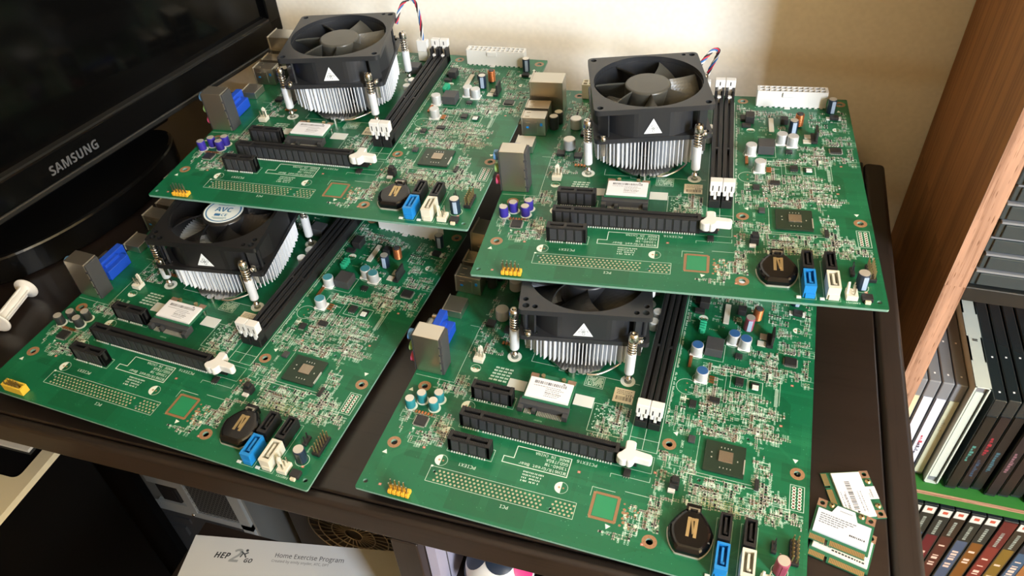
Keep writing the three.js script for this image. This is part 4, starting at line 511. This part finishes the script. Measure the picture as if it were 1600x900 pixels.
// ---------------------------------------------------------------- white plastic spool at the left edge
{
  const S = thing('plastic_plunger', 'white plastic plunger with flanged ends, lying at the left edge of the desk', 'plunger', [-0.482, 0.0092, -0.2875]);
  const g = new THREE.LatheGeometry([[0.01, -19], [7, -19], [8.4, -18.2], [8.4, -17.4], [6, -16.6], [3.6, -15], [3.2, -6], [4, 2], [3.3, 8], [3.5, 15], [6, 17], [8.6, 18], [8.6, 18.8], [7, 19.4], [0.01, 19.4]].map(([r, y]) => new THREE.Vector2(r / 1000, y / 1000)), 28);
  mesh('plunger_body', g, M.white, S); mesh('plunger_rib', [slab(-0.0046, 0.0046, -0.015, 0.015, -0.0007, 0.0007), slab(-0.0007, 0.0007, -0.015, 0.015, -0.0046, 0.0046)], M.white, S);
  S.quaternion.setFromUnitVectors(new THREE.Vector3(0, 1, 0), new THREE.Vector3(-0.2, 0, -1).normalize());
}

// ---------------------------------------------------------------- shelf of discs on the right
{
  const B = thing('disc_shelf', 'brown wooden shelf unit against the wall, its pale front edge facing the camera', 'shelf', [0, 0, 0]);
  mesh('side_panel', slab(0.1655, 0.1795, FY, 1.25, ZW + 0.002, -0.4755), M.shelfWood, B);
  mesh('panel_edge', slab(0.1655, 0.1795, FY, 1.25, -0.4755, -0.4745), M.shelfEdge, B).userData.label = 'pale front edge';
  mesh('shelf_board', slab(0.1795, 0.62, -0.252, -0.238, ZW + 0.004, -0.4722), M.greenShelf, B).userData.label = 'green shelf board';
  mesh('shelf_edge', slab(0.1795, 0.62, -0.2405, -0.2378, -0.4722, -0.4705), M.shelfEdge, B);
  mesh('shelf_board', slab(0.1795, 0.62, -0.013, 0.0, ZW + 0.004, -0.4755, 0.001), M.darkShelf, B);
  mesh('shelf_board', slab(0.1795, 0.62, -0.47, -0.456, ZW + 0.004, -0.4755, 0.001), M.shelfWood, B);
  mesh('shelf_board', slab(0.1795, 0.62, 0.26, 0.274, ZW + 0.004, -0.4755, 0.001), M.shelfWood, B);
  mesh('side_panel', slab(0.62, 0.634, FY, 1.25, ZW + 0.002, -0.4755), M.shelfWood, B);
  mesh('back_panel', slab(0.1795, 0.62, FY, 1.25, ZW + 0.001, ZW + 0.005), M.shelfWood, B);
  // standing jewel cases
  const R = rng(55);
  const spine = (col, marks, seed) => std({ roughness: 0.45, map: tex(canvas(48, 512, (c) => { const Q = rng(seed); c.fillStyle = col; c.fillRect(0, 0, 48, 512); for (const [m, y0, y1] of marks) { c.fillStyle = m; for (let y = y0; y < y1;) { const b = 4 + Q() * 14; c.fillRect(14, y, 8 + Q() * 14, b); y += b + 4; } } })) });
  const up = ['first', 'second', 'third', 'fourth'];
  const cols = [['#cfc8a8', [['#6a6a58', 380, 440]]], ['#d9dff0', [['#3a3f52', 350, 500]]], ['#dcdfee', [['#b04858', 250, 330], ['#44485a', 300, 420]]], ['#b8bda4', [['#9a9c86', 120, 200]]]];
  const jewelCase = (name, label, x, w, y0, h, zf, d, body, sp, group) => {
    const t = thing(name, label, 'disc case', [x, y0, zf], group);
    mesh('case_shell', slab(0.0003, w - 0.0003, 0, h, -d, -0.0008, 0.0012), body, t);
    mesh('spine_label', (() => { const g = quad([0.0014, 0.004, 0], [w - 0.0028, 0, 0], [0, h - 0.024, 0]); return [g, slab(0.0014, w - 0.0014, 0.004, h - 0.02, -0.0009, -0.0002)]; })(), sp, t);
    mesh('hinge_glint', [slab(w * 0.44, w * 0.58, h - 0.0004, h + 0.0003, -0.011, -0.0095), slab(w * 0.44, w * 0.58, h - 0.0004, h + 0.0003, -0.05, -0.0485)], M.hingeGlint, t);  // white chips stand for the glints on the case hinges
    return t;
  };
  const looks = ['cream spined disc case standing nearest the pale shelf edge', 'white spined disc case standing second from the pale shelf edge', 'white spined disc case with reddish lettering, standing third from the pale shelf edge', 'pale olive spined disc case standing against the thick white boxed set'];
  for (let i = 0; i < 4; i++) jewelCase('disc_case', looks[i], 0.1803 + i * 0.0101, 0.0098, -0.2378, 0.1235, -0.489, 0.142, M.jewel, spine(cols[i][0], cols[i][1], 60 + i), 'disc cases standing on the green shelf');
  {
    const t = thing('boxed_set', 'tall white cardboard disc box with an inset spine window, standing on the green shelf', 'disc box', [0.2210, -0.2378, -0.482]);
    mesh('box_sleeve', [slab(0, 0.0012, 0, 0.1335, -0.115, 0), slab(0.0103, 0.0115, 0, 0.1335, -0.115, 0), slab(0, 0.0115, 0.1323, 0.1335, -0.115, 0), slab(0, 0.0115, 0, 0.0012, -0.115, 0)], M.boxWhite, t);
    mesh('inner_case', slab(0.0014, 0.0101, 0.0014, 0.132, -0.114, -0.0025, 0.001), M.jewel, t);
    mesh('spine_label', slab(0.0027, 0.0088, 0.008, 0.125, -0.0026, -0.0018), M.boxWhite, t);
    const tg = new TextGeometry('III', { font, size: 0.0026, depth: 0.0002 }); tg.rotateX(-Math.PI / 2); tg.rotateY(0); tg.translate(0.0038, 0.1336, -0.052); mesh('box_lettering', tg, M.ribGrey, t);
  }
  const dk = [['#141614', [['#3d7a74', 200, 300]]], ['#1a1418', [['#8a2030', 140, 260], ['#27405a', 300, 420]]], ['#121416', [['#305a6a', 240, 380]]], ['#18141a', [['#7a5a66', 200, 330]]], ['#160f12', [['#8c1c3c', 60, 200]]], ['#101214', [['#406a50', 200, 260]]], ['#141214', [['#555', 100, 200]]], ['#12141a', [['#3a4a7a', 140, 300]]]];
  const tones = ['teal', 'red and blue', 'slate blue', 'mauve', 'crimson', 'grey-green', 'grey', 'indigo'];
  for (let i = 0; i < 8; i++) jewelCase('disc_case', 'dark disc case with ' + tones[i] + ' spine lettering, right of the tall white box', 0.2372 + i * 0.0108, 0.0102, -0.2378, 0.1235, -0.4795 - (i % 3) * 0.002, 0.142, M.smoke, spine(dk[i][0], dk[i][1], 80 + i), 'disc cases standing on the green shelf');
  // cases lying flat on the dark shelf
  const lvl = ['lowest', 'second from the bottom', 'third from the bottom', 'fourth from the bottom', 'fifth from the bottom', 'sixth from the bottom', 'third from the top', 'second from the top', 'topmost'];
  for (let i = 0; i < 9; i++) {
    const t = thing('disc_case', 'smoky disc case lying flat, ' + lvl[i] + ' in the stack', 'disc case', [0.1812 + (i % 2) * 0.0015, 0.0002 + i * 0.0142, -0.4775 - (i % 3) * 0.0012], 'disc cases lying flat on the dark shelf');
    mesh('case_shell', [slab(0, 0.19, 0, 0.0134, -0.135, -0.0012, 0.0016), slab(0.004, 0.186, 0.0015, 0.0119, -0.003, 0, 0.0008)], M.flatCase, t);
    mesh('case_lip_highlight', [slab(0.001, 0.189, 0.0122, 0.0138, -0.1345, -0.0005, 0.0006)], M.jewel, t);  // paler lips hold the bright edge highlights in their colour
  }
  // row below the green shelf
  const low = [['#1d2420', '#54341f'], ['#1c2422', '#2c4a78'], ['#1a2222', '#560f1c'], ['#241c16', '#48201a'], ['#18201e', '#3c4c66'], ['#1e2422', '#6e4416'], ['#54191a', '#6e2620'], ['#27231c', '#6e571c'], ['#1c2430', '#33506c']];
  const lowName = ['dark green and brown', 'dark green and blue', 'dark green and deep red', 'dark brown and rust', 'dark green and slate', 'dark green and orange', 'dull red', 'dark olive and mustard', 'navy'];
  for (let i = 0; i < 9; i++) {
    const t = thing('disc_case', lowName[i] + ' spined disc case in the row below the green shelf', 'disc case', [0.2165 + i * 0.0133, -0.4558, -0.4775 - (i % 2) * 0.001], 'disc cases standing below the green shelf');
    const w = 0.0127, h = 0.19;
    mesh('case_shell', slab(0, w, 0, h, -0.135, -0.0008, 0.001), M.smoke, t);
    const sp = std({ roughness: 0.4, map: tex(canvas(48, 640, (c) => { const Q = rng(140 + i); c.fillStyle = low[i][0]; c.fillRect(0, 0, 48, 640); if (i !== 6) { c.fillStyle = '#c6cac6'; c.fillRect(3, 0, 42, 38); c.fillStyle = '#b4503c'; c.fillRect(15, 10, 18, 14); } c.fillStyle = low[i][1]; c.fillRect(4, 150, 40, 300); c.fillStyle = '#8a948c'; for (let y = 60; y < 140;) { const b = 3 + Q() * 8; c.fillRect(17, y, 12, b); y += b + 3; } c.fillStyle = '#d0b8a8'; for (let y = 200; y < 330;) { const b = 5 + Q() * 10; if (Q() < 0.5) c.fillRect(12, y, 22, b); y += b + 6; } })) });
    mesh('spine_label', (() => { const g = quad([0.0006, 0.003, 0], [w - 0.0012, 0, 0], [0, h - 0.0045, 0]); return [g, slab(0.0006, w - 0.0006, 0.003, h - 0.0015, -0.0009, -0.0002)]; })(), sp, t);
  }
  void R; void up;
}

// ---------------------------------------------------------------- things under and in front of the desk
{
  // printed sheet on the pull-out tray
  const c = canvas(1024, 512, (g) => {
    g.fillStyle = '#d6dade'; g.fillRect(0, 0, 1024, 512);
    g.save(); g.translate(108, 88); g.transform(1, 0, -0.25, 1, 0, 0); g.fillStyle = '#1d2127'; g.font = 'bold 34px sans-serif'; g.fillText('HEP', 0, 0); g.fillStyle = '#a0a6ab'; g.font = 'bold 78px sans-serif'; g.fillText('2', 66, 12); g.fillStyle = '#23272d'; g.font = 'bold 24px sans-serif'; g.fillText('GO', 128, 10); g.restore();
    // small running figure of the emblem
    g.strokeStyle = '#3c434b'; g.lineWidth = 5; g.beginPath(); g.moveTo(214, 54); g.lineTo(230, 64); g.lineTo(244, 56); g.moveTo(224, 60); g.lineTo(216, 78); g.moveTo(230, 64); g.lineTo(240, 78); g.stroke(); g.fillStyle = '#3c434b'; g.beginPath(); g.arc(236, 48, 5.5, 0, 7); g.fill();
    g.fillStyle = '#3a4046'; g.font = '26px sans-serif'; g.fillText('Home Exercise Program', 352, 66); g.fillStyle = '#767c82'; g.font = '15px sans-serif'; g.fillText('Created by emily snyder, ATC, DPT', 346, 86);
  });
  const P = thing('paper_sheet', 'white printed exercise sheet lying on the pull-out tray under the desk', 'paper', [-0.3795, -0.2019, -0.2485]);
  const w = 0.216, l = 0.1075 * 1, g = [];
  const q = quad([0, 0, l], [w, 0, 0], [0, 0, -l]); g.push(q, slab(0, w, -0.0004, -0.00005, 0, l));
  mesh('printed_page', g, std({ map: tex(c), roughness: 0.75 }), P);
  mesh('lower_page', slab(0, w, -0.0004, 0, l, 0.14), std({ color: lin(0.66, 0.69, 0.72), roughness: 0.75 }), P);
  P.rotation.y = 0.17;

  // computer standing with its rear towards us
  const C = thing('computer_tower', 'grey computer tower under the desk, its rear power supply grille facing out', 'computer', [-0.71, FY, -0.42]);
  mesh('case_body', slab(0, 0.183, 0, 0.352, -0.195, -0.004, 0.002), M.caseMetal, C);
  mesh('rear_panel', [slab(0.002, 0.181, 0.25, 0.262, -0.004, 0.001), slab(0.002, 0.181, 0.338, 0.351, -0.004, 0.001), slab(0.165, 0.181, 0.05, 0.351, -0.004, 0.001), slab(0.002, 0.014, 0.05, 0.351, -0.004, 0.001), slab(0.086, 0.098, 0.262, 0.338, -0.004, 0.001), slab(0.04, 0.086, 0.318, 0.338, -0.004, 0.001), slab(0.04, 0.086, 0.262, 0.274, -0.004, 0.001)], M.alu.clone(), C).material.color.setRGB(0.5, 0.53, 0.53);
  mesh('power_inlet', [slab(0.05, 0.08, 0.277, 0.315, -0.004, 0.0005, 0.003), slab(0.055, 0.075, 0.284, 0.308, 0, 0.0012, 0.002)], M.blackMatt, C);
  mesh('vent_grille', (() => { const gg = []; for (let j = 0; j < 14; j++) for (let i = 0; i < 12; i++) { const h = new THREE.RingGeometry(0.0022, 0.0031, 6); h.translate(0.101 + i * 0.0054 + (j % 2) * 0.0027, 0.265 + j * 0.0053, -0.0005); gg.push(h); } return gg; })(), M.caseMetal, C).userData.kind = 'stuff';
  mesh('grille_backing', slab(0.098, 0.165, 0.262, 0.338, -0.0042, -0.003), M.black, C);
  mesh('panel_screw', [[0.09, 0.345], [0.15, 0.345], [0.09, 0.256], [0.03, 0.256], [0.14, 0.345]].map(([x, y]) => { const s = new THREE.SphereGeometry(0.0026, 10, 6); s.translate(x, y, 0.0012); return s; }), M.steel, C);
  mesh('connector_plate', [slab(0.02, 0.16, 0.1, 0.248, -0.004, -0.001), slab(0.03, 0.075, 0.225, 0.236, -0.002, 0.0015), slab(0.03, 0.06, 0.19, 0.21, -0.002, 0.003)], M.ferrite, C);

  // second dark case with a round wire guard
  const F = thing('fan_case', 'dark case with a round wire fan guard standing behind the printed sheet', 'fan case', [-0.385, FY, -0.43]);
  mesh('case_body', slab(-0.085, 0.115, 0, 0.375, -0.17, -0.001, 0.003), M.ferrite, F);
  mesh('fan_opening', (() => { const s = new THREE.CylinderGeometry(0.064, 0.064, 0.002, 40); s.rotateX(Math.PI / 2); s.translate(0.01, 0.298, 0); return s; })(), M.black, F);
  mesh('wire_guard', (() => { const gg = []; for (const r of [0.012, 0.03, 0.048, 0.062]) { const t = new THREE.TorusGeometry(r, 0.0008, 6, 40); t.translate(0.01, 0.298, 0.003); gg.push(t); } for (let i = 0; i < 28; i++) { const b = new THREE.BoxGeometry(0.05, 0.0012, 0.0012); b.translate(0.037, 0, 0.002); b.rotateZ(i / 28 * Math.PI * 2); b.translate(0.01, 0.298, 0); gg.push(b); } return gg; })(), M.nickel, F);

  // white framed dark panel on a black stand, in front of the desk at the far left
  const W = thing('tablet', 'white framed dark glass panel lying below the desk edge at the far left', 'tablet', [-0.4628, -0.1, -0.3156]);
  mesh('tablet_frame', (() => { const s = rrect(-0.22, 0, 0, 0.17, 0.004), q = new THREE.Path(), R = 0.007, a = 0.066, b = -0.0115; q.moveTo(-0.208, a); q.lineTo(-0.208, 0.16); q.lineTo(b, 0.16); q.lineTo(b, a + R); q.quadraticCurveTo(b, a, b - R, a); q.closePath(); s.holes.push(q); const g = new THREE.ExtrudeGeometry(s, { depth: 0.006, bevelEnabled: false }); g.rotateX(-Math.PI / 2); g.translate(0, -0.006, 0.17); return g; })(), M.cream, W);
  mesh('tablet_glass', slab(-0.214, -0.005, -0.0075, -0.0025, 0.005, 0.112), M.blackGloss, W);
  const N = thing('stand', 'black stand under the white framed panel at the far left', 'stand', [-0.535, FY, -0.30]);
  mesh('stand_body', slab(-0.2, 0, 0, -FY - 0.1078, 0, 0.13, 0.003), M.deepBlack, N); mesh('stand_top', slab(-0.204, 0.004, -FY - 0.116, -FY - 0.1076, -0.004, 0.134, 0.002), M.deepBlack, N);
  const K = thing('white_card', 'small white card lying on the dark panel, partly under the desk edge', 'card', [-0.485, -0.1023, -0.235]);
  mesh('card_sheet', slab(-0.09, 0, 0.0, 0.0026, -0.06, 0), M.white, K);
  const Q = thing('black_panel', 'black flat panel standing under the desk, left of the grey computer rear', 'panel', [-0.667, FY, -0.402]);
  mesh('panel_sheet', slab(-0.34, 0, 0, 0.41, -0.012, 0, 0.001), M.deepBlack, Q);
  // right compartment
  const L = thing('divider_facing', 'lavender grey facing standing in for the lit side of the desk divider', 'divider_facing', [-0.1338, -0.1068, -0.209]);  // added slab for the divider's side face, lit tone in its colour
  const lav = std({ color: lin(0.36, 0.35, 0.46), roughness: 0.45 });
  mesh('facing_side', slab(0, 0.0012, 0, 0.08, -0.2, 0), lav, L); mesh('facing_side', slab(0.0048, 0.006, 0, 0.08, -0.2, 0), lav, L); mesh('facing_front', slab(0, 0.006, 0, 0.08, 0, 0.0014), lav, L); mesh('facing_core', slab(0.0014, 0.0046, 0.003, 0.077, -0.19, -0.001), M.white, L); mesh('facing_seam', slab(0.0057, 0.0062, 0, 0.08, -0.0115, -0.0105), M.ribGrey, L);
}
{
  // toy balls on the inner shelf
  const ball = (name, label, x, y, z, r, mat) => { const t = thing(name, label, 'ball', [x, y, z]); mesh('ball_shell', new THREE.SphereGeometry(r, 40, 28), mat, t); return t; };
  const R0 = 0.0225, b = ball('toy_ball', 'white ball with dark and pink patches on the inner shelf of the desk', -0.0965, -0.1068 + 0.0225, -0.2285, R0, M.white);
  const patch = (x, y, z, a, m) => { const g = new THREE.SphereGeometry(R0 + 0.0004, 24, 6, 0, Math.PI * 2, 0, a); g.applyQuaternion(new THREE.Quaternion().setFromUnitVectors(new THREE.Vector3(0, 1, 0), new THREE.Vector3(x, y, z).normalize())); return mesh('ball_patch', g, m, b); };
  const pink = std({ color: lin(0.66, 0.04, 0.18), roughness: 0.4 });
  patch(-0.62, 0.75, 0.1, 0.46, M.navyCap); patch(0.12, 0.95, 0.2, 0.42, M.navyCap); patch(0.82, 0.6, 0.1, 0.4, pink); patch(-0.3, 0.35, 0.85, 0.3, pink); patch(0.45, 0.3, 0.85, 0.36, M.navyCap); patch(-0.2, 0.6, -0.8, 0.4, M.navyCap); patch(-0.9, -0.1, 0.4, 0.36, M.navyCap); patch(0.8, -0.3, -0.4, 0.36, M.navyCap);
  ball('toy_ball', 'small blue ball on the inner shelf of the desk, right of the white patched ball', -0.056, -0.1068 + 0.0125, -0.224, 0.0125, std({ color: lin(0.02, 0.08, 0.45), roughness: 0.4 }));
}
renderer.render(scene, camera);
